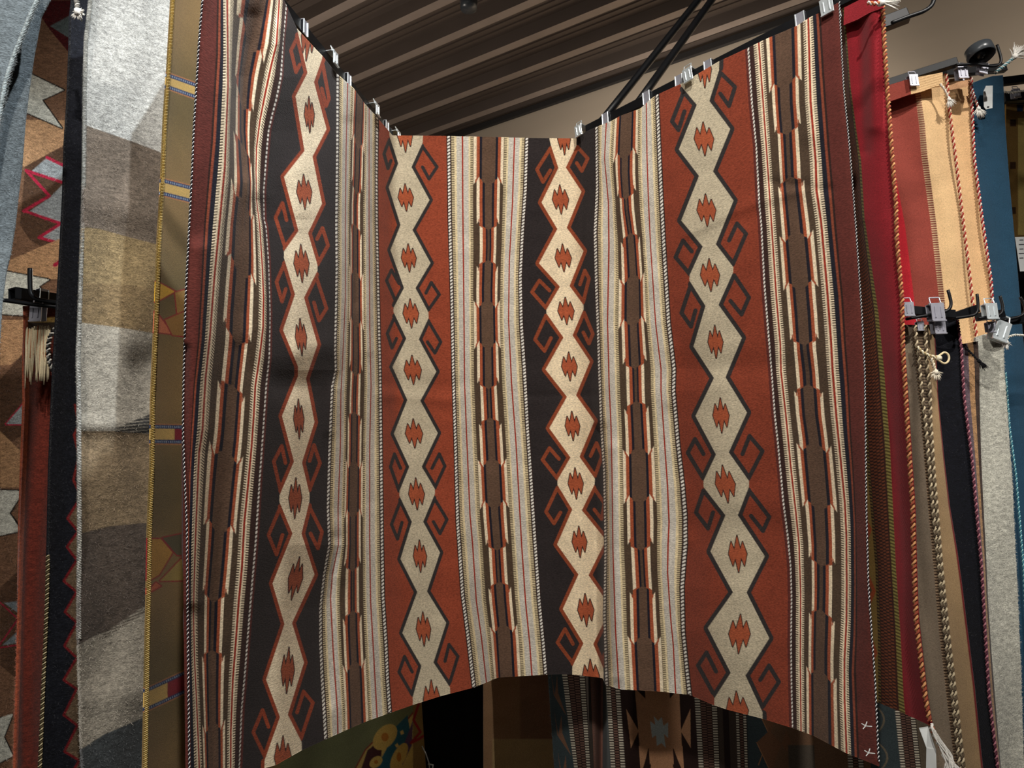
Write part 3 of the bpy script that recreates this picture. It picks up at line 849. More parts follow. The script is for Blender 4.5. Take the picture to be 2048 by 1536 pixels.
# twisted selvage cords along both outer edges
eL = rug.P[::20, 3].copy(); eR = rug.P[::20, -1].copy()
sh = np.clip((rug.Y[::20, 3] - 860) / 200, 0, 1)
eL = eL + sh[:, None] * (at_depth(rug.X[::20, 3] + 9, rug.Y[::20, 3], eL[:, 1] - 0.004) - eL) + np.array([0, -0.003, 0])
twisted_cord('selvage', eL, 0.0014, 0.0058, SW, SD, rt)
twisted_cord('selvage', eR + np.array([0, -0.001, 0]), 0.0014, 0.0058, SW, SD, rt)
print('rug grid', rug.P.shape)
print('plan', [tuple(np.round(rug.P[0, i], 2)) for i in range(0, rug.P.shape[1], 140)])

# ------------------------------------------------------------------ neighbouring textiles


def waves(amp=0.004, k=0.045, k2=0.003, ph=0.0, extra=()):
    def f(x, y, u, v):
        z = amp * np.sin(u * k + ph + 1.5 * np.sin(y * k2)) + amp * 0.5 * np.sin(y * k2 * 2.7 + u * k * .4 + ph)
        for pts, sg, am in extra: z = z + ridge(x, y, pts, sg, am)
        return z
    return f


def textile(name, label, cat, guides, depth, paint, mat, top=-110, bot=1640, relief=None, res=0.7, nv=1100, thick=0.005, part='woven_panel', group=None):
    d = Drape(guides, top, bot, res=res, nv=nv, depth=depth, relief=relief or waves())
    x0 = float(plin(guides[0][1], 900)); x1 = float(plin(guides[-1][1], 900))
    c = at_depth((x0 + x1) / 2, float(np.mean(d.bot(np.array([x0, x1])))), float(np.mean(depth)))
    t = thing(name, label, cat, tuple(c), group)
    d.build(part, paint, mat, t, thick)
    return t, d


def flat(col): return lambda x, y, u, v: np.broadcast_to(col, x.shape + (3,)).copy()
def curve(pts): return lambda x: np.interp(x, [p[0] for p in pts], [p[1] for p in pts])
def dark_mix(c, f): return np.asarray(c) * f


def tassel(name, label, pts, Y, r, pitch, ca, cb, fan=None, n=34, length=0.03, parent=None, spread=0.5, fancol=None, seed=1):
    """a knotted cord ending in a brush of loose yarn"""
    P_ = smooth_path(at_depth(np.array([p[0] for p in pts], float), np.array([p[1] for p in pts], float), Y), 30, 3)
    root = parent if parent is not None else thing(name, label, 'tassel', tuple(P_[-1]))
    o = twisted_cord('cord' if parent is None else name, P_, r, pitch, ca, cb, root)
    g = np.random.default_rng(seed)
    e = P_[-1]; d = P_[-1] - P_[-3]; d /= np.linalg.norm(d)
    s_ = np.cross(d, [0, 1, 0]); s_ /= np.linalg.norm(s_)
    mb = MB()
    mb.tube([e - d * r, e + d * r * 1.5], r * 1.5, 8, col=ca)
    for i in range(n):
        a = g.normal(0, spread); L = length * g.uniform(.7, 1.05)
        dd = d * math.cos(a) + s_ * math.sin(a) + np.array([0, g.normal(0, .15), 0])
        q = np.array([e + s_ * g.normal(0, r * .5), e + dd * L * .5, e + dd * L + np.array([0, 0, -L * .15])])
        mb.tube(smooth_path(q, 5, 1), [r * .30, r * .30, r * .28, r * .2, r * .08], 5, col=(fancol if fancol is not None else ca) * g.uniform(.8, 1.05))
    mb.build('brush', M_YARN, root, True)['kind'] = 'stuff'
    return root



# --- T6 gold and olive blanket
def p_gold(x, y, u, v):
    p = Paint(x, y, srgb(146, 122, 72))
    tone = 0.5 + 0.5 * np.sin(y / 61.0 + 1.3)
    p.c[...] = srgb(148, 120, 76) * tone[..., None] + srgb(116, 98, 60) * (1 - tone)[..., None]
    NB = srgb(48, 70, 120); YB = srgb(214, 178, 104); OB = srgb(196, 134, 84); RD = srgb(156, 44, 46); CR = srgb(140, 28, 44)
    def band(yl, yr, h, xl=330, xr=400, red=None):
        # two dark blue dotted lines with yellow between, orange hairlines outside
        s_ = (yr - yl) / (xr - xl)
        q = y - (yl + s_ * (x - xl))
        vis = x < 470
        p.c[vis & (np.abs(q) < h / 2 + 12)] = OB * 0.9
        p.c[vis & (np.abs(q) < h / 2 + 9.5)] = NB * 0.7
        dots = (np.mod(x, 4.2) < 1.8)
        p.c[vis & (np.abs(np.abs(q) - (h / 2 + 6)) < 1.6) & dots & (x > xl - 20)] = srgb(170, 185, 205)
        p.c[vis & (np.abs(q) < h / 2 + 2)] = YB
        if red is not None: p.c[vis & (np.abs(q) < h / 2 + 2) & (x > red)] = CR
    band(160, 185, 12); band(374, 388, 14, 325, 380)
    band(868, 869, 18, 304, 365, 349); band(1400, 1365, 26, 292, 368, 335)
    # fish and diamond motifs outlined in red
    def mot(pts, col): p.poly(pts, col, RD, 5)
    mot([(312, 562), (350, 583), (312, 604)], srgb(226, 178, 62)); mot([(350, 585), (400, 572), (400, 640), (356, 640)], srgb(170, 130, 66))
    mot([(311, 622), (345, 668), (311, 664)], srgb(210, 120, 84)); mot([(330, 640), (400, 610), (400, 676), (345, 670)], srgb(160, 118, 60))
    mot([(300, 1078), (322, 1078), (345, 1105), (318, 1150), (300, 1160)], srgb(196, 146, 66)); mot([(325, 1076), (372, 1066), (380, 1112), (354, 1110)], srgb(96, 88, 62))
    mot([(320, 1162), (362, 1118), (400, 1128), (390, 1160)], srgb(176, 150, 82)); mot([(297, 1180), (312, 1165), (322, 1172), (297, 1186)], srgb(206, 110, 76))
    # lower edge: leafy border
    b = x > 560
    OL = srgb(120, 124, 84)
    p.c[b & (y > 1180)] = OL
    p.poly([(700, 1560), (732, 1500), (760, 1472), (808, 1450), (828, 1425), (828, 1560)], srgb(206, 176, 96), RD * 0.8, 5)
    p.poly([(735, 1500), (765, 1478), (762, 1520), (745, 1560), (715, 1560)], srgb(70, 32, 34))
    p.poly([(815, 1430), (823, 1480), (806, 1497), (775, 1560), (738, 1560), (772, 1500), (790, 1455)], srgb(40, 92, 104))
    p.poly([(826, 1440), (824, 1490), (805, 1530), (800, 1510)], srgb(92, 66, 92))
    for cx, cy, rx, ry in ((770, 1474, 22, 26), (798, 1514, 14, 28), (752, 1524, 12, 12)):
        k = ((x - cx - (cy - y) * .4) / rx) ** 2 + ((y - cy) / ry) ** 2 < 1
        p.c[k] = srgb(210, 176, 92)
        k = ((x - cx) / rx * 3) ** 2 + ((y - cy) / ry * 3) ** 2 < 1
        p.c[k] = srgb(186, 120, 48)
    p.poly([(790, 1490), (795, 1486), (798, 1492), (793, 1496)], srgb(220, 190, 110)); p.poly([(800, 1463), (806, 1460), (808, 1467), (802, 1470)], srgb(220, 190, 110))
    p.poly([(826, 1380), (870, 1380), (870, 1700), (826, 1700)], srgb(140, 112, 62))
    p.line([(840, 1400), (827, 1440), (841, 1464), (822, 1486), (838, 1478), (850, 1470)], 5, RD)
    return p.c


T6, d6 = textile('blanket', 'gold and olive blanket with blue and yellow bands, left of the large rug', 'blanket',
    [(0, [(346, 0), (338.5, 130), (331, 234), (325.5, 364), (319, 478), (314, 608), (308.6, 738), (306, 800), (304.7, 930), (299.5, 1060), (297, 1200), (294, 1344), (291.7, 1474)]),
     (90, [(430, 0), (415, 364), (400, 800), (390, 1200), (385, 1500)]),
     (560, [(800, 0), (822, 700), (843, 1400), (852, 1536)])], [1.17, 1.34, 2.05], p_gold, M_FINE, top=curve([(300, -90), (430, -60), (574, 150), (850, 420)]), bot=1700,
    relief=waves(0.004, 0.06, 0.004), res=0.75, nv=1250)
twisted_cord('whipped_edge', at_depth(plin(d6.pl[0], np.arange(-90, 1640, 12.)), np.arange(-90, 1640, 12.), 1.165), 0.0034, 0.0055, srgb(206, 182, 120), srgb(176, 150, 88), T6)

# --- T5 grey colour block blanket
def p_block(x, y, u, v):
    p = Paint(x, y, srgb(176, 176, 172))
    sm = lambda pts, col, mask=None: p.below(pts, col, mask)
    sm([(160, 246), (190, 257), (265, 283), (330, 308), (400, 330)], srgb(112, 101, 90))
    sm([(160, 453), (200, 458), (260, 475), (320, 490), (400, 505)], srgb(140, 122, 90))
    sm([(160, 566), (260, 570), (400, 590)], srgb(124, 106, 78))
    sm([(160, 645), (240, 655), (310, 667), (400, 680)], srgb(150, 145, 134))
    sm([(160, 862), (232, 862), (300, 868), (400, 870)], srgb(122, 106, 84))
    yb = np.interp(x, [232, 305, 400], [856, 826, 790]); hk = (y > yb) & (y < 866) & (x > 230)
    p.c[hk & (np.mod(y + (x - 230) * .12, 6.2) < (2.2 + (x - 230) * .05))] = srgb(50, 50, 50)
    sm([(160, 1067), (222, 1052), (300, 1045), (400, 1040)], srgb(78, 69, 62))
    sm([(158, 1290), (188, 1272), (215, 1262), (297, 1206), (400, 1140)], srgb(140, 134, 122))
    yb = np.interp(x, [205, 297, 400], [1266, 1208, 1146]); hk = (y > yb - 3) & (y < yb + 14) & (x > 205)
    p.c[hk & (np.mod(y + (x - 200) * .35, 5.6) < 2.6)] = srgb(74, 66, 58)
    sm([(158, 1500), (163, 1498), (208, 1469), (292, 1433), (400, 1400)], srgb(56, 60, 62))
    return p.c


T5, d5 = textile('blanket', 'grey and brown wool blanket in wide curved colour blocks, left of the gold blanket', 'blanket',
    [(0, [(181, 0), (172, 78), (169, 182), (168.5, 286), (167, 390), (161.5, 556), (159, 634), (156, 712), (157.5, 800), (158.5, 982), (159, 1060), (157.5, 1190), (157.5, 1292), (163, 1487), (165, 1536)]),
     (240, [(420, 0), (400, 700), (390, 1500)])], [1.27, 1.42], p_block, M_WOOL, top=-90, bot=1660,
    relief=waves(0.006, 0.05, 0.009, extra=[([(170, 395), (330, 440)], 26, -0.012), ([(165, 850), (310, 850)], 12, -0.008), ([(165, 890), (310, 900)], 26, 0.008), ([(180, 1400), (300, 1380)], 22, -0.008), ([(250, 20), (200, 250)], 20, 0.008)]), res=0.7, nv=1100)
hairs('wool_fibres', d5, 12000, 0.007, T5, 1.7, 0.0005, out=0.003)
hairs('edge_fibres', d5, 6000, 0.007, T5, 1.6, 0.0005, 'left', 3, 0.004, 0.15)
twisted_cord('rolled_edge', at_depth(plin(d5.pl[0], np.arange(-90, 1290, 12.)), np.arange(-90, 1290, 12.), 1.265), 0.0038, 0.0055, srgb(215, 215, 210), srgb(186, 186, 182), T5, M_WOOL)

# --- T4 charcoal blanket
ZZ = [(158, 1000), (135, 1037), (156, 1063), (134, 1094), (153.6, 1120), (127.6, 1162), (153.6, 1184), (130, 1224), (153.6, 1245), (129, 1292), (153.6, 1316), (127.6, 1360), (153.6, 1378), (127.6, 1430), (155, 1451), (129, 1503), (159, 1521), (135, 1560)]


def p_char(x, y, u, v):
    p = Paint(x, y, srgb(30, 32, 39))
    p.poly(ZZ + [(260, 1560), (260, 1000)], srgb(112, 94, 74))
    p.line(ZZ, 5, srgb(120, 32, 36))
    p.line([(150, 810), (158, 850), (148, 870), (158, 912), (147, 960), (158, 985)], 5, srgb(120, 40, 36))
    return p.c


T4, d4 = textile('blanket', 'charcoal fuzzy blanket with a dark red zigzag, left of the grey colour-block blanket', 'blanket',
    [(0, [(146, 0), (142, 34), (140, 104), (135, 208), (130, 286), (128, 390), (121, 530), (114, 634), (108, 738), (105, 800), (100, 930), (98, 1060), (95, 1190), (92, 1266), (88.5, 1344), (81, 1526)]),
     (120, [(270, 0), (240, 700), (230, 1500)])], [1.38, 1.50], p_char, M_DARK, top=-60, bot=1650, relief=waves(0.005, 0.08, 0.006), res=0.7, nv=1000)
hairs('wool_fibres', d4, 4000, 0.007, T4, 2.2, 0.0004, out=0.003, seed=5)
hairs('edge_fibres', d4, 1500, 0.006, T4, 2.2, 0.0003, 'left', 6, 0.003, 0.10)
twisted_cord('twisted_edge', at_depth(plin(d4.pl[0], np.arange(1110, 1640, 12.)) - 1, np.arange(1110, 1640, 12.), 1.372), 0.0034, 0.0085, srgb(214, 200, 160), srgb(96, 84, 60), T4)

tassel('tassel', 'round white tassel knot at the top, beside the charcoal blanket', [(150, -20), (153, 0), (155, 14), (156, 24)], 1.24, 0.0045, 0.010, srgb(236, 232, 224), srgb(150, 146, 140), n=60, length=0.014, spread=1.2, seed=33)
# --- T2 brown patterned rug, behind
def p_brown(x, y, u, v):
    BR = srgb(124, 92, 70); TAN = srgb(184, 144, 106); DK = srgb(86, 62, 46); WH = srgb(206, 206, 194); BK = srgb(26, 22, 22); PK = srgb(176, 38, 66); GY = srgb(150, 156, 158)
    p = Paint(x, y, BR)
    p.poly([(60, 0), (150, 0), (150, 120), (100, 60)], srgb(76, 20, 24))
    p.poly([(100, 52), (160, 20), (160, 90)], srgb(90, 100, 100))
    p.poly([(30, 240), (160, 240), (160, 272), (45, 336), (20, 336)], TAN)
    p.poly([(160, 274), (45, 336), (20, 420), (60, 480), (130, 520), (160, 520)], DK)
    p.poly([(0, 300), (50, 336), (36, 500), (0, 520)], BR)
    z = [(94, 315), (160, 340), (52, 341), (128, 366), (99, 394), (47, 422), (122, 447), (78, 475), (117, 486), (160, 500)]
    p.poly([(94, 315), (160, 345), (160, 500), (117, 486), (78, 475), (122, 447), (60, 422), (99, 396), (128, 366), (60, 345)], GY)
    p.line([(94, 315), (150, 342)], 6, PK); p.line([(52, 341), (160, 376)], 6, PK); p.line([(54, 343), (99, 392), (47, 422), (122, 447), (78, 475), (125, 488)], 6, PK)
    p.poly([(50, 425), (112, 447), (70, 474)], DK)
    p.poly([(20, 520), (160, 460), (160, 560), (100, 558), (14, 540)], TAN)
    p.line([(125, 520), (110, 530)], 8, PK)
    for a in ([(51, 150), (62, 148), (128, 180), (84, 200), (124, 256), (51, 224), (0, 215), (0, 140)], [(-10, 540), (14, 543), (99, 559), (78, 573), (104, 606), (44, 631), (-10, 627)],
              [(-10, 980), (48, 982), (19, 1026), (43, 1062), (-10, 1073)], [(-10, 1440), (27, 1425), (8, 1474), (26, 1512), (-10, 1530)]):
        p.poly(a, WH, BK, 5)
    p.poly([(0, 640), (60, 640), (60, 700), (20, 730), (0, 730)], TAN)
    p.poly([(60, 690), (60, 860), (0, 900), (0, 760)], DK)
    p.poly([(48, 806), (12, 848), (48, 848)], GY, PK, 5)
    p.poly([(0, 862), (60, 920), (60, 975), (0, 975)], TAN * 0.9)
    p.poly([(48, 1000), (22, 1026), (48, 1060)], BR * 1.1, BK, 3)
    p.poly([(60, 1120), (0, 1175), (0, 1330), (60, 1380)], DK)
    p.poly([(8, 1206), (36, 1202), (36, 1226)], srgb(120, 130, 134)); p.poly([(5, 1290), (36, 1262), (36, 1286)], srgb(120, 130, 134))
    p.line([(-5, 1200), (36, 1238), (-5, 1296), (36, 1290)], 3, PK * 0.7)
    p.poly([(0, 1340), (40, 1380), (40, 1424), (0, 1434)], BR)
    return p.c


T2, d2 = textile('rug', 'shaggy brown rug with white arrowheads and pink zigzags, far left', 'rug',
    [(0, [(-40, 0), (-40, 1500)]), (190, [(150, 0), (150, 1500)])], [1.72, 1.80], p_brown, M_WOOL, top=-100, bot=1650, relief=waves(0.006, 0.05, 0.006), res=0.9, nv=1100)
hairs('wool_fibres', d2, 7000, 0.012, T2, 1.6, 0.0006, out=0.004, seed=8)

# --- T3 rust red rug below the small rack
T3, d3 = textile('rug', 'plain rust-red rug with cream fringe, hanging below the small rack at the left', 'rug',
    [(0, [(46, 614), (47, 680), (50, 800), (46, 900), (42, 1000), (38, 1120), (34, 1250), (30, 1400), (26, 1536)]), (90, [(140, 610), (125, 1000), (115, 1536)])],
    [1.52, 1.60], lambda x, y, u, v: np.where((u < 9)[..., None], srgb(160, 80, 54), np.where(((y > 634) & (y < 644) & (u > 6))[..., None], srgb(150, 122, 66), np.where(((y >= 644) & (y < 668) & (u > 6))[..., None], srgb(46, 34, 24), srgb(98, 39, 28)))),
    M_WOOL, top=612, bot=1650, relief=waves(0.004, 0.1, 0.006, extra=[([(50, 620), (30, 1600)], 6, -0.012)]), res=0.8, nv=700)
hairs('edge_fibres', d3, 1100, 0.006, T3, 1.4, 0.0003, 'left', 9, 0.003, 0.08)
fr = MB()
g = np.random.default_rng(3)
for i in range(46):
    x0 = 53 + i * 1.05; x1 = 50 + i * 1.0 + g.normal(0, 2.0); yb = 758 + g.normal(0, 8) - (8 if i % 3 else 0)
    pts = np.array([at_depth(x0, 655 + g.uniform(-4, 6), 1.508), at_depth(x0 - 2, 690, 1.492), at_depth((x0 + x1) / 2 - 1, 725, 1.488), at_depth(x1, yb, 1.495)])
    fr.tube(smooth_path(pts, 9, 2), 0.0011, 5, col=srgb(232, 216, 180) * g.uniform(0.75, 1.05) if i % 6 != 4 else srgb(176, 110, 70))
fr.build('fringe', M_YARN, T3, True)['kind'] = 'stuff'
twisted_cord('braided_tassel', smooth_path(at_depth(np.array([112, 100, 96, 97, 103, 108.]), np.array([655, 672, 695, 715, 732, 745.]), 1.485), 30), 0.0045, 0.012, srgb(236, 232, 222), srgb(44, 44, 44), T3)

# --- T1 blue-grey blanket, nearest on the left
def p_t1(x, y, u, v):
    return np.broadcast_to(srgb(104, 112, 116), x.shape + (3,)).copy()


T1, d1 = textile('blanket', 'blue-grey fuzzy blanket with a folded front edge at the far left edge', 'blanket',
    [(0, [(-260, 0), (-260, 1500)]), (120, [(100, 0), (82, 34), (67, 112), (57, 182), (50, 240), (43, 330), (35, 395), (29, 452), (20, 510), (12, 545), (5, 608), (0, 690), (-8, 800), (-15, 1200), (-20, 1500)])],
    [1.0, 1.08], p_t1, M_WOOL, top=-90, bot=1600, relief=waves(0.005, 0.06, 0.005), res=0.6, nv=900)
hairs('wool_fibres', d1, 7000, 0.007, T1, 1.7, 0.0004, out=0.003, seed=11)
hairs('edge_fibres', d1, 900, 0.006, T1, 1.5, 0.00026, 'right', 12, 0.003)
d1b = Drape([(0, [(-250, 0), (-250, 400)]), (90, [(82, -90), (75, 0), (62, 28), (47, 65), (26, 117), (10, 170), (1, 222), (-12, 300), (-30, 420)])], -90, 420, res=0.7, nv=420, depth=[0.96, 1.03], relief=waves(0.004, 0.06, 0.006))
d1b.build('folded_front', p_t1, M_WOOL, T1, 0.006)
hairs('edge_fibres', d1b, 3000, 0.010, T1, 1.8, 0.0004, 'right', 13, 0.003, 0.15)
ye = np.arange(-85, 400, 8.)
twisted_cord('rolled_edge', at_depth(plin(d1b.pl[1], ye), ye, 1.026), 0.0032, 0.005, srgb(214, 222, 224), srgb(200, 210, 212), T1, M_WOOL)

# --- red rug right of the large rug
CORD_R = [(1764, -30), (1766, 20), (1769, 88), (1774.6, 176), (1783, 293), (1792, 410), (1793.6, 479), (1804, 596), (1806, 700), (1812, 800), (1819, 919), (1825, 1012), (1829, 1165), (1832, 1240), (1841, 1318), (1850.6, 1396), (1859.7, 1446)]


def p_red(x, y, u, v):
    c = np.empty(x.shape + (3,)); c[...] = srgb(132, 30, 38)
    GO = srgb(118, 94, 48); OLV = srgb(128, 118, 52); RS = srgb(140, 64, 34)
    g_ = u < 100
    c[g_] = GO
    # rust lozenges down the gold ground
    q = np.abs(np.mod(v * 11 + .3, 1) - 0.5) * 2
    c[g_ & (np.abs(u - 74) / 26 + q * 1.1 < 0.9)] = RS
    c[g_ & (np.abs(u - 74) / 26 + q * 1.1 < 0.55)] = srgb(60, 60, 40)
    t = np.mod(v * 210, 1)
    for i, (a, b) in enumerate(((98, 104.5), (105.5, 112), (113, 119.5), (120.5, 127), (128, 135))):
        k = (u >= a) & (u < b)
        c[k] = np.where((np.mod(t + i * .5, 1) < 0.5)[k][:, None], srgb(98, 52, 32) if i else GO * .7, srgb(36, 22, 17))
    for (a, b) in ((104.5, 105.5), (112, 113), (119.5, 120.5), (127, 128), (135, 139)): c[(u >= a) & (u < b)] = srgb(50, 26, 20)
    k = (u >= 139) & (u < 150); c[k] = np.where((t < 0.5)[k][:, None], srgb(118, 108, 58), srgb(64, 54, 28))
    return c


RD_BOT = curve([(1640, 1376), (1700, 1388), (1754, 1404), (1811, 1428), (1862, 1452), (1900, 1470)])
U2T = curve([(1600, 60), (1676, 44), (1684, -14), (1900, -14)])
U2, du2 = textile('rug', 'deep red rug with olive checked band and gold twisted cord edge', 'rug',
    [(0, [(1600, 0), (1640, 800), (1690, 1500)]),
     (100, [(1668, 0), (1690, 176), (1700, 300), (1712, 450), (1722, 626), (1727, 800), (1737, 950), (1752, 1130), (1757, 1266), (1758, 1410)]),
     (150, [(1688, -20), (1690, 29), (1701, 176), (1713, 264), (1722, 322), (1729, 439), (1731, 450), (1757, 626), (1768.7, 743), (1780, 889), (1792, 1136), (1801, 1266), (1807.6, 1396), (1811, 1430)]),
     (240, CORD_R)], [1.42, 1.37, 1.34, 1.28], p_red, M_FINE, top=U2T, bot=RD_BOT,
    relief=waves(0.004, 0.05, 0.004, extra=[([(1745, 0), (1750, 250)], 14, -0.012), ([(1718, 0), (1728, 300)], 10, 0.010)]), res=0.9, nv=1200)
yy_ = np.arange(-16, 1447, 9.)
GOLD1, GOLD2 = srgb(200, 146, 98), srgb(146, 72, 52)
twisted_cord('twisted_cord_edge', at_depth(plin(CORD_R, yy_), yy_, 1.272), 0.0040, 0.015, GOLD1, GOLD2, U2)
fl = Drape([(0, [(1690, -20), (1686, 80)]), (60, [(1764, -20), (1766, 40)])], -16, curve([(1680, 52), (1715, 38), (1740, 24), (1768, 14)]), res=0.9, nv=60, depth=[1.325, 1.265], relief=None)
fl.build('folded_hem', flat(srgb(134, 30, 38)), M_FINE, U2, 0.004)


WT, WR = srgb(236, 232, 224), srgb(150, 52, 40)
b = tassel('corner_cord', None, [(1861, 1448), (1866, 1462), (1880, 1490), (1893, 1512)], 1.262, 0.0042, 0.012, srgb(236, 232, 226), srgb(170, 96, 66), n=60, length=0.05, parent=U2, spread=0.25, seed=21)
mb = MB()
for i in range(16):
    g = np.random.default_rng(50 + i)
    mb.tube(smooth_path(at_depth(np.array([1862, 1872 + g.uniform(-4, 10), 1893 + g.uniform(-6, 16), 1908 + g.uniform(-8, 14)]), np.array([1450, 1478, 1512, 1548.]), 1.258 - i * .0003), 10, 2), 0.0011, 5, col=WT)
mb.build('loose_yarn', M_YARN, U2, True)
tp = at_depth(np.array([1838, 1856, 1872, 1874, 1852, 1853.]), np.array([1456, 1453, 1500, 1560, 1560, 1496.]), np.array([1.262, 1.262, 1.268, 1.27, 1.262, 1.258]))
th_ = np.array([0, 0.0006, 0])
np_mesh('paper_tag', np.concatenate([tp, tp + th_]), [(0, 1, 2, 5), (5, 2, 3, 4), (11, 8, 7, 6), (10, 9, 8, 11), (0, 6, 7, 1), (1, 7, 8, 2), (2, 8, 9, 3), (3, 9, 10, 4), (4, 10, 11, 5), (5, 11, 6, 0)], M_PAPER, U2, smooth=False)
# top white yarn at the end of the right arm
mbT = tassel('tassel', 'bright white yarn tassel at the top corner above the red rug', [(1735, 6), (1752, 8), (1762, 6)], 1.245, 0.004, 0.012, WT, srgb(200, 120, 80), n=60, length=0.034, spread=0.35, seed=4)

# plastic tag threads on the large rug
for i, (x0, y0) in enumerate(((1731, 1452), (1737, 1506))):
    mb = MB(); Yd = 1.045
    for q in ([(x0, y0), (x0 + 3, y0 - 9)], [(x0 - 8, y0 - 5), (x0, y0), (x0 + 13, y0 + 1)], [(x0, y0), (x0 - 5, y0 + 6)]):
        mb.tube(resample(at_depth(np.array([a[0] for a in q], float), np.array([a[1] for a in q], float), Yd), 5)[0], 0.0006, 5)
    mb.build('tag_thread', M_PAPER, rt)

# --- patterned rug behind, seen below the large rug
def p_b3(x, y, u, v):
    DKT = srgb(58, 68, 70); CR = srgb(222, 212, 190); DB = srgb(40, 26, 24); BRN = srgb(132, 102, 78); PNK = srgb(156, 112, 96); FLD = srgb(46, 30, 26); TAN = srgb(186, 138, 102)
    c = np.empty(x.shape + (3,)); c[...] = BRN
    c[u < 1136] = DKT
    c[(u >= 1245) & (u < 1392)] = FLD
    c[(u >= 1436) & (u < 1472)] = srgb(70, 58, 50)
    c[(u >= 1446) & (u < 1458)] = DB
    c[(u >= 1494) & (u < 1538)] = DKT
    c[(u >= 1538)] = srgb(112, 84, 62)
    c[(u >= 1735) & (u < 1792)] = DKT
    c[(u >= 1832)] = srgb(104, 92, 76)
    c[(u >= 1176) & (u < 1184)] = srgb(84, 74, 66); c[(u >= 1184) & (u < 1206)] = PNK; c[(u >= 1206) & (u < 1216)] = srgb(80, 86, 86)
    T = v * 235
    def lad(a, b, n):
        w = (b - a) / n
        for i in range(n):
            k = (u >= a + i * w) & (u < a + (i + 1) * w)
            cc = CR if i in (0, n - 1) else srgb(124, 92, 78)
            c[k] = np.where((np.mod(T + i * .5, 1) < 0.5)[k][:, None], cc, DB)
            k = (u >= a + (i + 1) * w - 1.2) & (u < a + (i + 1) * w); c[k] = DB
    lad(1136, 1176, 4); lad(1216, 1245, 3); lad(1392, 1436, 4); lad(1472, 1494, 3); lad(1692, 1722, 3); lad(1792, 1832, 4)
    k = (u >= 1186) & (u < 1190); c[k & (np.mod(T, 1) < .5)] = srgb(160, 124, 110)
    p = Paint(u, y, 0); p.c = c
    # stepped star medallions
    def star(cx, cy, s):
        S = lambda pts: [(cx + a * s, cy + b_ * s) for a, b_ in pts]
        p.poly(S([(-24, -110), (24, -110), (24, 110), (-24, 110)]), TAN)
        for sg in (-1, 1):
            p.poly(S([(sg * 22, -60), (sg * 44, -84), (sg * 42, 62), (sg * 22, 30)]), TAN)
            p.poly(S([(sg * 42, 0), (sg * 64, -44), (sg * 60, 34)]), TAN)
            p.poly(S([(sg * 20, -60), (sg * 42, -84), (sg * 42, -52), (sg * 26, -32)]), TAN)
            p.poly(S([(sg * 24, 30), (sg * 44, 30), (sg * 44, 88), (sg * 34, 62)]), TAN)
            p.poly(S([(sg * 22, 64), (sg * 24, 100), (sg * 40, 92)]), FLD)
        p.poly(S([(-18, -20), (-8, -12), (-10, -30), (-2, -20), (6, -28), (8, -10), (18, -18), (16, 14), (8, 6), (10, 34), (2, 24), (-8, 30), (-8, 8), (-16, 14)]), srgb(186, 198, 196))
    star(1318, 1462, 1.0); star(1318, 1222, 1.0)
    for a, b_ in ((1110, 1380), (1110, 1460), (1110, 1540)):
        p.poly([(a, b_ - 40), (a + 4, b_ + 10), (a + 14, b_ - 30), (a + 12, b_ + 6), (a + 24, b_ + 52), (a + 2, b_ + 10)], srgb(120, 86, 66))
    for a, b_ in ((1512, 1470), (1512, 1545)):
        p.poly([(a, b_ - 60), (a + 26, b_), (a + 60, b_ - 84), (a + 80, b_ - 20), (a + 26, b_ - 84)], srgb(120, 84, 60)); p.line([(a, b_ - 60), (a + 26, b_), (a + 2, b_ + 60)], 1.5, srgb(170, 120, 80))
    k = (np.abs(u - 1600) < 26) & (y > 1490); c[k] = srgb(80, 72, 62)
    k = (np.abs(np.abs(np.sin((y - 1400) / 24.0)) * 26 + 1742 - u) < 2); c[k] = srgb(112, 100, 82)
    return c


def b3g(u, sl): return (u, [(u - sl * 1000, 440), (u + sl * 160, 1600)])


T8, d8 = textile('rug', 'dark brown rug with stepped star medallion, hanging behind and below the large rug', 'rug',
    [b3g(1102, .07), b3g(1136, .13), b3g(1176, .06), b3g(1205, -.01), b3g(1216, .06), b3g(1245, .07), b3g(1392, .06), b3g(1436, .04), b3g(1494, .03), b3g(1692, .05), b3g(1792, .10), b3g(1836, .11), b3g(1860, .12)],
    [2.05, 2.02, 1.98, 2.0, 1.93, 1.92, 1.84, 1.80, 1.76, 1.62, 1.55, 1.52, 1.50], p_b3, M_FINE, top=420, bot=1640, res=0.95, nv=1150,
    relief=waves(0.005, 0.05, 0.004, extra=[([(1205, 900), (1203, 1600)], 6, 0.03), ([(1216, 900), (1216, 1600)], 6, -0.01)]))
hairs('edge_fibres', d8, 500, 0.006, T8, 1.4, 0.0005, 'left', 31)
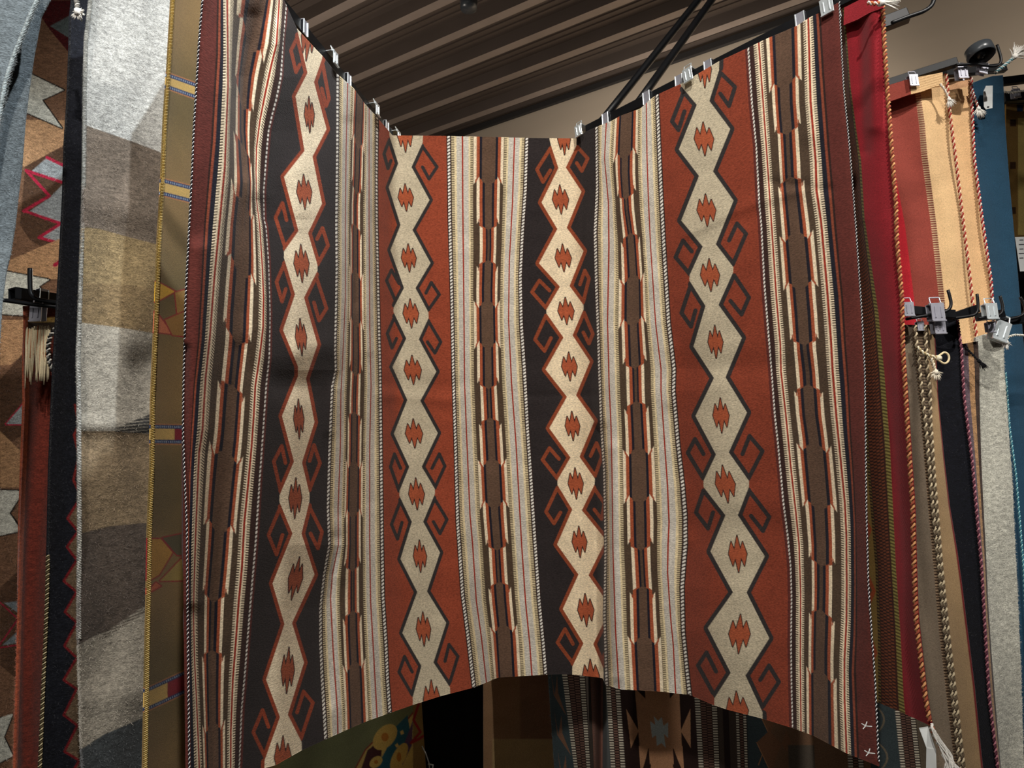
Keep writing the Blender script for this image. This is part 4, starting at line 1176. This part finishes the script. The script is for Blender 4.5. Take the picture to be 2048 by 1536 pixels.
# --- plain dim cloth behind, and an added black sheet for the dark gap
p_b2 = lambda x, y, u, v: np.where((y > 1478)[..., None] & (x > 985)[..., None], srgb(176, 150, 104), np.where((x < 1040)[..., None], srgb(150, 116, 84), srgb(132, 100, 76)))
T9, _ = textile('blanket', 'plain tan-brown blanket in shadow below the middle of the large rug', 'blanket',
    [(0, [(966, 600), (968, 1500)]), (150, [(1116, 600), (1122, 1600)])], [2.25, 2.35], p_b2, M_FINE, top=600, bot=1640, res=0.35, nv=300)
T10, _ = textile('blanket', 'plain black sheet added as the dark gap between olive and tan blankets', 'blanket',
    [(0, [(800, 600), (800, 1500)]), (200, [(1000, 600), (1000, 1600)])], [2.55, 2.6], flat(srgb(10, 10, 11)), M_FINE, top=620, bot=1660, res=0.2, nv=120)  # black sheet stands in for the unlit void between the blankets
mb = MB()
mb.tube(at_depth(np.array([844, 852, 858, 860.]), np.array([1492, 1508, 1526, 1545.]), 2.02), 0.0016, 6)
mb.tube(at_depth(np.array([856, 866, 864.]), np.array([1528, 1530, 1545.]), 2.02), 0.0022, 6)
tag(mb.build('hook', M_CHROME, None, True), 'thin bent wire hook beside the olive blanket at the bottom edge', 'hook')

# ------------------------------------------------------------------ right-hand hangings
C1 = [(1893, 146), (1898, 208), (1904, 260), (1911, 313), (1926, 440), (1940.6, 560), (1946, 611), (1956, 700)]
C2 = [(1943, 158), (1944, 208), (1947, 281), (1949, 320), (1966, 450), (1982, 560), (1985, 604), (1992, 700)]
BL = [(2006, 150), (2010, 240), (2018, 350), (2028, 460), (2037, 560), (2046, 669), (2052, 747), (2070, 950), (2090, 1150), (2110, 1600)]


def p_u3(x, y, u, v):
    c = np.empty(x.shape + (3,)); c[...] = srgb(214, 178, 132)
    T = np.mod(v * 130, 1)
    c[u < 60] = srgb(178, 36, 46)
    c[(u >= 60) & (u < 100)] = srgb(136, 62, 52)
    k = (u >= 100) & (u < 112); c[k] = np.where((T < .5)[k][:, None], srgb(226, 196, 154), srgb(136, 62, 52))
    return c


U3, d3a = textile('rug', 'maroon and tan rug with toothed stripe, on the upper right arm', 'rug',
    [(0, [(1720, 160), (1790, 700)]), (60, [(1745, 160), (1785, 320), (1810, 450), (1828, 596), (1836, 660)]),
     (100, [(1828, 165), (1838.6, 250), (1843, 312), (1862, 450), (1878, 596), (1886, 700)]), (112, [(1838, 165), (1850, 250), (1855, 312), (1873, 450), (1889, 596), (1898, 700)]), (165, C1)],
    [1.84, 1.83, 1.81, 1.80, 1.80], p_u3, M_FINE, top=curve([(1740, 180), (1780, 170), (1820, 158), (1895, 146)]), bot=760, res=0.9, nv=520, relief=waves(0.006, 0.09, 0.01))
fl = Drape([(0, [(1762, 160), (1768, 240)]), (60, [(1820, 150), (1822, 200)]), (61, [(1821, 150), (1823, 200)]), (110, [(1885, 140), (1886, 180)])], curve([(1760, 176), (1820, 157), (1890, 144)]), curve([(1760, 208), (1780, 202), (1820, 188), (1845, 182), (1870, 172), (1890, 170)]), res=0.9, nv=40, depth=[1.80, 1.775, 1.775, 1.765], relief=None)
fl.build('folded_hem', lambda x, y, u, v: np.where((u < 60.5)[..., None], srgb(136, 62, 52), np.where((np.mod(y + (x - 1820) * .3, 5) < 1.1)[..., None], srgb(176, 140, 100), srgb(214, 178, 132))), M_FINE, U3, 0.004)
ya = np.arange(148, 700, 8.)
twisted_cord('twisted_cord_edge', at_depth(plin(C1, ya), ya, 1.79), 0.0040, 0.017, srgb(228, 196, 164), srgb(160, 56, 48), U3)
p_tan = lambda x, y, u, v: np.where((y < 183 - (x - 1900) * .3)[..., None], srgb(196, 150, 112), srgb(212, 172, 126))
U3b, _ = textile('rug', 'narrow tan rug with red and white twisted edge, left of the blue rug', 'rug', [(0, C1), (45, C2)], [1.86, 1.86], p_tan, M_FINE, top=curve([(1890, 160), (1915, 156), (1945, 152)]), bot=760, res=1.0, nv=460, relief=waves(0.004, 0.1, 0.01))
twisted_cord('twisted_cord_edge', at_depth(plin(C2, ya + 8), ya + 8, 1.85), 0.0040, 0.017, srgb(230, 206, 190), srgb(158, 44, 44), U3b)
U4, d4b = textile('rug', 'teal-blue rug with white hang tag at the right edge', 'rug', [(0, C2 + [(2000, 1000), (2010, 1600)]), (60, BL)], [1.95, 1.97],
    lambda x, y, u, v: np.where(((u > 57) & (y > 740))[..., None], srgb(150, 190, 196), srgb(38, 70, 92)), M_FINE, top=curve([(1940, 168), (1960, 160), (1985, 152), (2010, 150)]), bot=1650, res=1.0, nv=900, relief=waves(0.004, 0.1, 0.01))
tg = at_depth(np.array([1972, 1985.5, 1985, 1972, 1968, 1967.]), np.array([171.6, 171, 216, 218.7, 213.5, 183]), 1.93)
tgf = np.concatenate([tg, tg + np.array([0, 0.001, 0])])
tgo = np_mesh('hang_tag', tgf, [(0, 1, 2, 5), (2, 3, 4, 5), (11, 8, 7, 6), (11, 10, 9, 8)] + [(i, i + 6, (i + 1) % 6 + 6, (i + 1) % 6) for i in range(6)], M_PAPER, U4, smooth=False)
mb = MB(); mb.box(at_depth(1976.5, 213.5, 1.9285), (1, 0, 0), (0, 1, 0), (0, 0, 1), 0.0028, 0.0002, 0.0016); mb.build('printed_mark', M_INK, tgo)
yb_ = np.arange(745, 1640, 9.)
XB = [(2009, 745), (2017, 856), (2029.7, 950), (2045, 1137), (2060, 1500)]
twisted_cord('pale_blue_edge', at_depth(plin(XB, yb_) + 2, yb_, 1.93), 0.0030, 0.012, srgb(150, 200, 204), srgb(60, 120, 140), U4)
tassel('tassel', 'white tassel on a curved cord over the tan and maroon rug', [(1880, 168), (1888, 177), (1894, 188), (1898, 199)], 1.765, 0.0032, 0.010, WT, srgb(210, 190, 170), n=44, length=0.020, spread=0.5, seed=5)
tassel('tassel', 'white and red tassel hanging beside the hang tag on the blue rug', [(1944, 178), (1948, 192), (1953, 205), (1957, 217)], 1.84, 0.0034, 0.010, WT, WR, n=50, length=0.024, spread=0.45, seed=6)


def p_u5(x, y, u, v):
    p = Paint(x, y, srgb(150, 116, 62))
    p.poly([(2036, 236), (2120, 236), (2120, 470), (2036, 470)], srgb(212, 186, 110))
    for q in ((2026, 245), (2026, 330), (2026, 420), (2040, 215)):
        p.poly([(q[0] - 6, q[1] - 6), (q[0] + 6, q[1] - 6), (q[0] + 6, q[1] + 8), (q[0] - 6, q[1] + 8)], srgb(70, 46, 26) if q[0] < 2030 else srgb(30, 50, 80))
    return p.c


textile('rug', 'yellow and brown rug partly in frame at the upper right corner', 'rug', [(0, [(2012, 200), (2014, 480)]), (70, [(2100, 200), (2100, 480)])], [2.3, 2.35], p_u5, M_FINE, top=208, bot=476, res=0.8, nv=300)
U10, _ = textile('blanket', 'black blanket with white paper tag at the right edge below the yellow rug', 'blanket', [(0, [(1996, 200), (2006, 900)]), (110, [(2120, 200), (2120, 900)])], [2.42, 2.45], flat(srgb(16, 16, 18)), M_FINE, top=190, bot=900, res=0.4, nv=200)
mb = MB(); mb.box(at_depth(2048, 508, 2.20), (1, 0, 0), (0, 1, 0), (0, 0, 1), 0.020, 0.0004, 0.055); tg2 = mb.build('hang_tag', M_PAPER, U10)
mb = MB()
for k in range(5): mb.box(at_depth(2043, 480 + k * 9, 2.199), (1, 0, 0), (0, 1, 0), (0, 0, 1), 0.006 + 0.002 * (k % 2), 0.0002, 0.0012)
mb.build('printed_mark', M_INK, tg2)

# lower right rack rugs
CA = [(1830, 648), (1833, 690), (1837.5, 716), (1843, 780), (1850, 840), (1865, 1012), (1879.6, 1152), (1889.6, 1266), (1905, 1396), (1918, 1526)]
CB = [(1850, 645), (1852, 690), (1853, 716), (1860, 790), (1861, 840), (1868, 950), (1883, 1137), (1896, 1266), (1911, 1396), (1926, 1526)]
CT = [(1869, 650), (1873, 716), (1876.6, 794), (1889, 919), (1900, 1012), (1915.6, 1106), (1923.5, 1162), (1936.5, 1266), (1949.6, 1370), (1962.6, 1501)]
CP = [(1915, 640), (1923, 700), (1923.5, 716), (1928, 794), (1943.7, 919), (1954.7, 1044), (1963, 1136), (1970, 1266), (1978, 1396), (1994, 1526)]
CQ = [(1956, 685), (1959, 740), (1959, 794), (1962.5, 919), (1967, 1012), (1972, 1106), (1976, 1200), (1984, 1318), (2001, 1526)]


def p_u6(x, y, u, v):
    c = np.empty(x.shape + (3,)); c[...] = srgb(120, 106, 90)
    T = np.mod(v * 170, 1)
    k = (u > 40) & (u < 48); c[k] = np.where((T < .5)[k][:, None], srgb(150, 126, 100), srgb(60, 44, 34))
    k = (u > 52) & (u < 66); c[k] = np.where((T < .5)[k][:, None], srgb(130, 112, 90), srgb(66, 52, 42))
    c[u > 72] = srgb(158, 130, 94)
    c[u > 97] = srgb(110, 28, 30)
    k = (y > 682) & (y < 706) & (u < 38); c[k] = srgb(150, 136, 116)
    return c


U6, _ = textile('rug', 'taupe and tan rug with toothed stripe and two braided cords, right of the red rug', 'rug',
    [(0, [(1800, 650), (1812, 800), (1818, 1000), (1826, 1200), (1846, 1400), (1868, 1500)]), (50, CA), (70, CB), (100, CT)], [1.52, 1.50, 1.50, 1.53], p_u6, M_FINE, top=650, bot=1640, res=1.0, nv=900, relief=waves(0.004, 0.1, 0.008))
yc = np.arange(650, 1630, 8.)
twisted_cord('braided_cord', at_depth(plin(CA, yc), yc, 1.487), 0.0038, 0.017, srgb(190, 174, 144), srgb(88, 74, 58), U6)
twisted_cord('braided_cord', at_depth(plin(CB, yc), yc, 1.484), 0.0038, 0.017, srgb(190, 174, 144), srgb(88, 74, 58), U6)
U7, d7 = textile('blanket', 'navy-black blanket between the tan stripe and the pink twisted edge', 'blanket', [(0, [(p[0] - 8, p[1]) for p in CT]), (60, [(p[0] - 1, p[1]) for p in CP])], [1.60, 1.62], flat(srgb(13, 14, 21)), M_DARK, top=640, bot=1650, res=0.7, nv=700)
hairs('wool_fibres', d7, 350, 0.009, U7, 2.0, 0.0003, out=0.003, seed=41)


def p_u8(x, y, u, v):
    c = np.empty(x.shape + (3,)); c[...] = srgb(92, 76, 84)
    c[(u > 14) & (u < 26)] = srgb(160, 122, 84); c[u >= 26] = srgb(56, 42, 36)
    return c


U8, d8b = textile('rug', 'narrow purple, tan and brown striped rug with pink twisted edge', 'rug', [(0, CP), (36, CQ)], [1.67, 1.68], p_u8, M_WOOL, top=curve([(1915, 690), (1960, 682)]), bot=1650, res=1.0, nv=700)
yd = np.arange(640, 1640, 8.)
twisted_cord('twisted_cord_edge', at_depth(plin(CP, yd), yd, 1.612), 0.0034, 0.013, srgb(168, 108, 118), srgb(82, 40, 54), U8)
yd2 = np.arange(640, 700, 8.)
U9, d9 = textile('blanket', 'light grey fuzzy blanket hanging beside the blue rug on the right', 'blanket',
    [(0, [(p[0] - 5, p[1]) for p in CQ]), (60, [(2003, 660), (2007, 690), (2009, 747), (2017, 856), (2025, 965), (2031, 1106), (2033, 1136), (2041, 1318), (2047, 1500)])], [1.75, 1.77], flat(srgb(178, 176, 164)), M_WOOL,
    top=curve([(1920, 686), (1960, 672), (2000, 660), (2012, 658)]), bot=1650, res=0.9, nv=850, relief=waves(0.006, 0.07, 0.008))
hairs('wool_fibres', d9, 3600, 0.008, U9, 1.4, 0.0004, out=0.003, seed=42)
hairs('edge_fibres', d9, 900, 0.006, U9, 1.5, 0.0004, 'right', 43, 0.002)
tassel('tassel', 'cream cord with open looped end over the navy blanket', [(1834, 694), (1846, 706), (1860, 712), (1876, 716)], 1.475, 0.0036, 0.012, srgb(226, 216, 190), srgb(180, 160, 120), n=6, length=0.008, spread=0.3, seed=7)
mb = MB()
a_ = np.linspace(0, 2 * math.pi, 25)
mb.tube(np.array([at_depth(1889 + 9 * math.cos(t) - (6 if math.cos(t) < -0.5 else 0), 716 + 11 * math.sin(t) * (1 if math.cos(t) > -.5 else .5), 1.474) for t in a_]), 0.0022, 8, caps=False)
tag(mb.build('yarn_loop', plain_mat('natural_fibre', srgb(214, 196, 156), 0.8, 0, 0.15, 90, 0.2), None, True), 'stiff cream yarn loop on the navy blanket', 'loop')
tassel('tassel', 'small cream tassel hanging beneath the looped cord', [(1862, 716), (1867, 730), (1871, 744)], 1.472, 0.0034, 0.012, srgb(226, 216, 196), srgb(190, 176, 150), n=44, length=0.016, spread=0.7, seed=9)
tassel('tassel', 'black tassel lying over the striped rug', [(1930, 694), (1946, 710), (1958, 722)], 1.64, 0.0026, 0.012, srgb(20, 20, 24), srgb(30, 30, 34), n=30, length=0.022, spread=0.25, seed=10)

# ------------------------------------------------------------------ rack arms
BAR_Z = RUG_TOP + 0.007


def arm_pt(x, y):
    p = at_z(x, y, RUG_TOP); p[2] = BAR_Z
    return p


def off_arm(a, b, d):
    t_ = (b - a) / np.linalg.norm(b - a); n = np.cross(t_, [0, 0, 1.0])
    if n.dot(a - EYE) < 0: n = -n
    return a + n * d, b + n * d, -n


LA = arm_pt(565, 0); LB = arm_pt(788, 270)
LA, LB, LN = off_arm(LA, LB, 0.013)
ld = (LB - LA); ld /= np.linalg.norm(ld)
LA2 = LA - ld * 0.33
lft = thing('rack_arm', 'left black steel rack arm holding the large rug', 'rack arm', tuple(LB))
mb = MB(); mb.beam(LA2, LB + ld * 0.01, 0.010, 0.022, bev=0.0012); mb.build('bar', M_STEEL, lft)
mb = MB(); mb.beam(LB + ld * 0.0, LB + ld * 0.012, 0.013, 0.024, bev=0.001); mb.build('end_cap', M_RUBBER, lft)
RA = arm_pt(1166, 263); RB = arm_pt(1660, 12)
RA, RB, RN = off_arm(RA, RB, 0.013)
rd = (RB - RA); rd /= np.linalg.norm(rd)
rgt = thing('rack_arm', 'right black steel rack arm holding the large rug', 'rack arm', tuple(RA))
mb = MB(); mb.beam(RA, RB + rd * 0.10, 0.010, 0.022, bev=0.0012); mb.build('bar', M_STEEL, rgt)
e1 = at_depth(1700, 30, 1.36); e2 = at_depth(1818, 26, 1.33)
mb = MB(); mb.beam(at_depth(1722, 66, 1.37), at_depth(1816, 30, 1.345), 0.02, 0.026, bev=0.0015); mb.build('square_end', M_STEEL, rgt)
mb = MB(); mb.tube(smooth_path(at_depth(np.array([1784, 1815, 1848, 1862, 1868, 1869.]), np.array([46, 34, 23, 14, 2, -20.]), 1.33), 24, 2), 0.0042, 10); mb.build('hook_rod', M_STEEL, rgt, True)

# black stay tubes
for i, (p0, p1, lab) in enumerate((((1196, 252), (1422, -32), 'left of the two black slanting tubes above the right arm'), ((1272, 212), (1448, -34), 'right of the two black slanting tubes above the right arm'))):
    Y0 = (1.70, 1.60)[i]
    pts = np.array([at_depth(p0[0] + (p1[0] - p0[0]) * f, p0[1] + (p1[1] - p0[1]) * f, Y0 + (0.16 + 0.10 * i) * f) for f in np.linspace(-0.01, 1, 6)])
    dv_ = pts[-1] - pts[-2]; pts = np.concatenate([pts, [pts[-1] + dv_ * (CEIL - 0.01 - pts[-1][2]) / dv_[2]]])
    t = thing('support_tube', lab, 'tube', tuple(pts[0]))
    mb = MB(); mb.tube(pts, 0.0098, 20); mb.build('tube', M_STEEL, t, True)
    mb = MB(); mb.tube([pts[0] - (pts[1] - pts[0]) * .02, pts[0] + (pts[1] - pts[0]) * .05], 0.0115, 20); mb.build('end_plug', M_RUBBER, t, True)


def clip(x, y, Y, s, label, ax=None, tilt=0.0, mat=None, group='clips on the rack arms', off=-0.006, at=None):
    """spring clip: front jaw with two raised ribs, back jaw, open wire handle"""
    p = at_depth(x, y, Y + off) if at is None else np.array(at, float)
    gap = 0.014 * s if at is None else 0.030
    ax = np.array([1.0, 0, 0]) if ax is None else np.array(ax, float)
    ax[2] = 0; ax /= np.linalg.norm(ax)
    n = np.cross(ax, UPZ)
    if n[1] > 0: n = -n                                   # toward the camera
    up = UPZ * math.cos(tilt) + ax * math.sin(tilt); axx = np.cross(up, n); axx /= np.linalg.norm(axx)
    m_ = mat or M_CHROME
    t = thing('spring_clip', label, 'clip', tuple(p), group)
    W, H = 0.010 * s, 0.014 * s
    mb = MB()
    mb.box(p, axx, n, up, W, 0.0008 * s, H, 0.0004)
    for sg in (-1, 1): mb.box(p + axx * sg * W * .45 + n * 0.0012 * s, axx, n, up, W * .10, 0.0009 * s, H * .62, 0.0003)
    mb.box(p - up * H * .98 + n * 0.0012 * s, axx, n, up, W, 0.0018 * s, 0.0012 * s, 0.0004)
    mb.build('front_jaw', m_, t)
    mb = MB(); mb.box(p - n * gap + up * H * .1, axx, n, up, W, 0.0008 * s, H * .9, 0.0004)
    mb.box(p - n * gap / 2 + up * H * 0.95, axx, n, up, W * .96, gap / 2 + 0.0004, 0.0008 * s, 0.0003)
    mb.build('back_jaw', m_, t)
    mb = MB(); top = p + up * H * .95 - n * 0.003 * s
    q = [top - axx * W * .8, top - axx * W * .75 + up * H * .75 - n * 0.004, top + axx * W * .75 + up * H * .75 - n * 0.004, top + axx * W * .8]
    mb.tube(resample(q, 22)[0], 0.0010 * s, 8); mb.build('wire_handle', m_, t, True)
    mb = MB(); mb.tube([top - axx * W * 1.05 - up * 0.001, top + axx * W * 1.05 - up * 0.001], 0.0022 * s, 10); mb.build('hinge_pin', m_, t, True)
    return t


def slider(x, y, Y, s, label, ax, group='bands on the rack arms', mat=None, h=0.0135):
    """bright band wrapped round the bar"""
    p = at_depth(x, y, Y)
    ax = np.array(ax, float); ax[2] = 0; ax /= np.linalg.norm(ax); n = np.cross(ax, UPZ)
    if n[1] > 0: n = -n
    t = thing('rail_band', label, 'band', tuple(p), group)
    mb = MB()
    for sg in (-1, 1): mb.box(p + n * sg * 0.0072, ax, n, UPZ, 0.009 * s, 0.0007, h, 0.0003)
    mb.box(p + UPZ * h, ax, n, UPZ, 0.009 * s, 0.0078, 0.0007, 0.0003)
    mb.build('band', mat or M_CLEAR, t)
    mb = MB()
    for sg in (-1, 1): mb.box(p + n * 0.0084 + ax * sg * 0.0082 * s, ax, n, UPZ, 0.0010, 0.0010, h, 0.0003)
    mb.build('lip', M_CHROME, t)
    return t


def on_arm(x, y, A, B):
    """depth of the arm at plan column x"""
    f = np.linspace(-0.4, 1.3, 400)
    P_ = A + (B - A) * f[:, None]
    r = P_ - EYE; xs = 1024 + FPX * (r @ CX) / (r @ FW)
    k = np.argmin(abs(xs - x)); yy = 768 - FPX * (r[k] @ CY) / (r[k] @ FW)
    return float(P_[k][1]), float(yy)


def arm_clip(x, A, B, nrm, s, label, dz=-0.004, tilt=0.0, turn=0.0):
    Yd, yy = on_arm(x, 0, A, B)
    q = at_depth(x, yy, Yd); q = q + nrm * 0.0195 + UPZ * dz
    d_ = (B - A) / np.linalg.norm(B - A)
    clip(0, 0, 0, s, label, ax=d_ + np.array([turn, 0, 0]), tilt=tilt, at=q)


arm_clip(652, LA, LB, LN, 0.95, 'nearest spring clip on the left rack arm, by the cream diamond')
arm_clip(738, LA, LB, LN, 0.95, 'middle spring clip on the left rack arm, above the striped band')
arm_clip(782, LA, LB, LN, 0.90, 'farthest spring clip on the left rack arm, at its inner end')
for i, (x, lab) in enumerate(((603, 'bright band nearest the camera on the left rack arm'), (691, 'middle bright band on the left rack arm'), (768, 'farthest bright band on the left rack arm'))):
    Yd, yy = on_arm(x, 0, LA, LB); slider(x, yy, Yd, 0.8, lab, ld)
arm_clip(1168, RA, RB, RN, 1.0, 'spring clip at the inner end of the right rack arm', tilt=-0.1)
arm_clip(1386, RA, RB, RN, 1.05, 'spring clip over the top of the right cream diamond column', tilt=-0.1)
arm_clip(1662, RA, RB, RN, 1.1, 'spring clip at the near end of the right rack arm', tilt=-0.05, dz=-0.008)
for i, (x, lab) in enumerate(((1215, 'bright band beside the clip at the inner end of the right arm'), (1297, 'bright band on the right arm at the foot of the slanting tubes'), (1362, 'bright band just left of the clip on the right diamond column'), (1420, 'bright band just right of the clip on the right diamond column'), (1604, 'bright band near the near end of the right arm'))):
    Yd, yy = on_arm(x, 0, RA, RB); slider(x, yy, Yd, 0.95, lab, rd)

# left small rack
lr = thing('rack_arm', 'short black steel rack arm at the left edge, over the rust-red rug', 'rack arm', tuple(at_depth(24, 600, 1.50)))
a0 = at_depth(24, 588, 1.48); a1 = at_depth(150, 607, 1.60); dd = (a1 - a0) / np.linalg.norm(a1 - a0)
mb = MB()
sx = np.cross(dd, UPZ); sx /= np.linalg.norm(sx); sz = np.cross(sx, dd)
for sg in (-1, 1):
    mb.box((a0 + a1) / 2 + sx * sg * 0.0115, sx, sz, dd, 0.0015, 0.013, np.linalg.norm(a1 - a0) / 2)
    mb.box((a0 + a1) / 2 + sz * sg * 0.0115, sx, sz, dd, 0.013, 0.0015, np.linalg.norm(a1 - a0) / 2)
mb.build('square_tube', M_STEEL, lr)
mb = MB(); mb.tube(smooth_path(at_depth(np.array([60, 60, 61, 70, 90, 125, 150.]), np.array([537, 560, 588, 598, 602, 607, 611.]), 1.462), 30, 2), 0.0046, 12); mb.build('hook_rod', M_STEEL, lr, True)
mb = MB(); mb.tube(at_depth(np.array([-40, 20, 60, 150.]), np.array([594, 602, 608, 618.]), 1.465), 0.0042, 10); mb.build('lower_rod', M_STEEL, lr, True)
clip(71, 626, 1.49, 1.25, 'dark steel clip gripping the rust-red rug under the left rack arm', mat=M_CLEAR)
slider(84, 592, 1.53, 1.1, 'pale band on the short rack arm at the left edge', dd, mat=M_CLEAR)

# upper right rack
ur = thing('rack_arm', 'black steel rack arm with a wheel on top at the upper right', 'rack arm', tuple(at_depth(1850, 140, 1.80)))
b0 = at_depth(1768, 170, 1.83); b1 = at_depth(1914, 124, 1.77)
mb = MB(); mb.beam(b0, b1, 0.020, 0.020, bev=0.001); mb.build('bar', M_STEEL, ur)
mb = MB(); mb.beam(at_depth(1890, 146, 1.84), at_depth(2010, 136, 1.86), 0.016, 0.022, bev=0.001); mb.build('lower_bar', M_STEEL, ur)
mb = MB(); mb.tube(smooth_path(at_depth(np.array([1912, 1950, 1985, 1998, 2003, 2000, 1994.]), np.array([130, 128, 133, 131, 122, 108, 90.]), 1.76), 36, 2), 0.0036, 10); mb.build('hook_rod', M_STEEL, ur, True)
wc = at_depth(1960, 106, 1.755); wa = np.array([-0.10, 0.25, 1.0]); wa /= np.linalg.norm(wa)
mb = MB(); mb.tube([wc - wa * 0.014, wc - wa * 0.013, wc + wa * 0.013, wc + wa * 0.014], [0.031, 0.033, 0.033, 0.031], 40, caps=False)
mb.tube([wc - wa * 0.012, wc - wa * 0.006, wc + wa * 0.011], [0.031, 0.026, 0.024], 40, caps=False)
mb.tube([wc + wa * 0.0115, wc + wa * 0.0125], [0.031, 0.0305], 40)
mb.tube([wc - wa * 0.010, wc + wa * 0.008], 0.010, 20)
mb.build('wheel', M_RUBBER, ur, True)
mb = MB(); mb.tube([wc - wa * 0.016, wc + wa * 0.020], 0.0032, 10); mb.build('axle', M_STEEL, ur, True)
clip(1828, 160, 1.785, 1.15, 'spring clip at the left end of the upper right rack arm', mat=M_CLEAR, off=-0.02)
clip(1926, 144, 1.80, 1.25, 'spring clip under the wheel on the upper right rack arm', mat=M_CLEAR, off=-0.03)
clip(1968, 136, 1.80, 1.1, 'spring clip right of the wheel on the upper right rack arm', mat=M_CLEAR, off=-0.03, tilt=0.3)
tassel('tassel', 'pale yarn tassel with frayed blue-white end in the upper right corner', [(1990, 146), (2004, 135), (2018, 124), (2028, 114)], 1.78, 0.0044, 0.012, WT, srgb(110, 160, 170), n=70, length=0.042, spread=0.4, seed=14)
fr_ = thing('rack_arm', 'far black steel rack arm at the right edge above the yellow rug', 'rack arm', tuple(at_depth(2030, 180, 2.2)))
mb = MB(); mb.beam(at_depth(2002, 164, 2.2), at_depth(2120, 150, 2.2), 0.02, 0.024, bev=0.001); mb.build('bar', M_STEEL, fr_)
mb = MB(); mb.beam(at_depth(2006, 196, 2.22), at_depth(2120, 186, 2.22), 0.02, 0.034, bev=0.001); mb.build('lower_bar', M_STEEL, fr_)
clip(2034, 186, 2.19, 1.1, 'spring clip on the far rack arm at the right edge', mat=M_CLEAR)
twisted_cord('twine', smooth_path(at_depth(np.array([2006, 2020, 2036, 2060.]), np.array([183, 186, 184, 180.]), 2.16), 20), 0.0035, 0.012, WT, srgb(200, 196, 180), fr_)

# lower right rack: arms side by side, each with an upturned rod
def rack(x0, y0, x1, y1, Y, rod, lab, w=0.018):
    t = thing('rack_arm', lab, 'rack arm', tuple(at_depth(x0, y0, Y)))
    mb = MB(); mb.beam(at_depth(x0, y0, Y), at_depth(x1, y1, Y + 0.02), w, w, bev=0.001); mb.build('bar', M_STEEL, t)
    mb = MB(); mb.tube(smooth_path(at_depth(np.array([p[0] for p in rod], float), np.array([p[1] for p in rod], float), Y - 0.016), 26, 2), 0.0032, 10); mb.build('hook_rod', M_STEEL, t, True)
    return t


rack(1822, 622, 1906, 630, 1.49, [(1812, 638), (1860, 630), (1890, 624), (1901, 618), (1903, 606), (1896, 580)], 'leftmost black rack arm of the lower right rack')
rack(1900, 636, 1952, 618, 1.57, [(1906, 637), (1935, 633), (1950, 630), (1956, 622), (1956, 606), (1954, 588)], 'second black rack arm of the lower right rack')
rack(1956, 634, 2004, 628, 1.64, [(1956, 637), (1985, 633), (2000, 630), (2006, 622), (2005, 610), (2000, 592)], 'third black rack arm of the lower right rack')
rack(1990, 646, 2100, 632, 1.72, [(2008, 640), (2032, 636), (2046, 630), (2051, 620), (2047, 606), (2040, 594)], 'rightmost black rack arm of the lower right rack')
clip(1818, 618, 1.47, 1.05, 'clip at the left end of the lower right rack', mat=M_CLEAR)
clip(1876, 624, 1.47, 1.35, 'clip behind the first upturned rod of the lower right rack', mat=M_CLEAR)
clip(1880, 652, 1.48, 1.15, 'lower clip hanging beneath the first arm over the navy blanket', mat=M_CLEAR)
clip(1842, 652, 1.49, 0.7, 'small clip between the two braided cords', mat=M_CLEAR)
clip(1984, 622, 1.62, 1.3, 'bright clip between the second and third upturned rods', mat=M_CHROME)
clip(1984, 654, 1.66, 0.9, 'small clip left of the large tilted clip', mat=M_CLEAR)
clip(2004, 662, 1.66, 1.7, 'large tilted steel clip holding the light grey blanket', tilt=0.42, mat=M_CHROME)
tassel('tassel', 'pale cord and small tassel right of the large tilted clip', [(2048, 671), (2030, 670), (2016, 674), (2012, 684)], 1.66, 0.003, 0.01, WT, srgb(200, 196, 180), n=40, length=0.016, spread=1.0, seed=15)

# lamp knob on the ceiling at the top edge
mb = MB(); lp = at_z(937, 2, CEIL - 0.05)
mb.tube([lp + UPZ * .12, lp + UPZ * 0.02, lp], [0.02, 0.02, 0.05], 16); mb.tube([lp, lp - UPZ * .05], [0.05, 0.045], 24)
tag(mb.build('ceiling_fitting', M_RUBBER, None, True), 'small round black fitting on the ribbed ceiling', 'fitting')
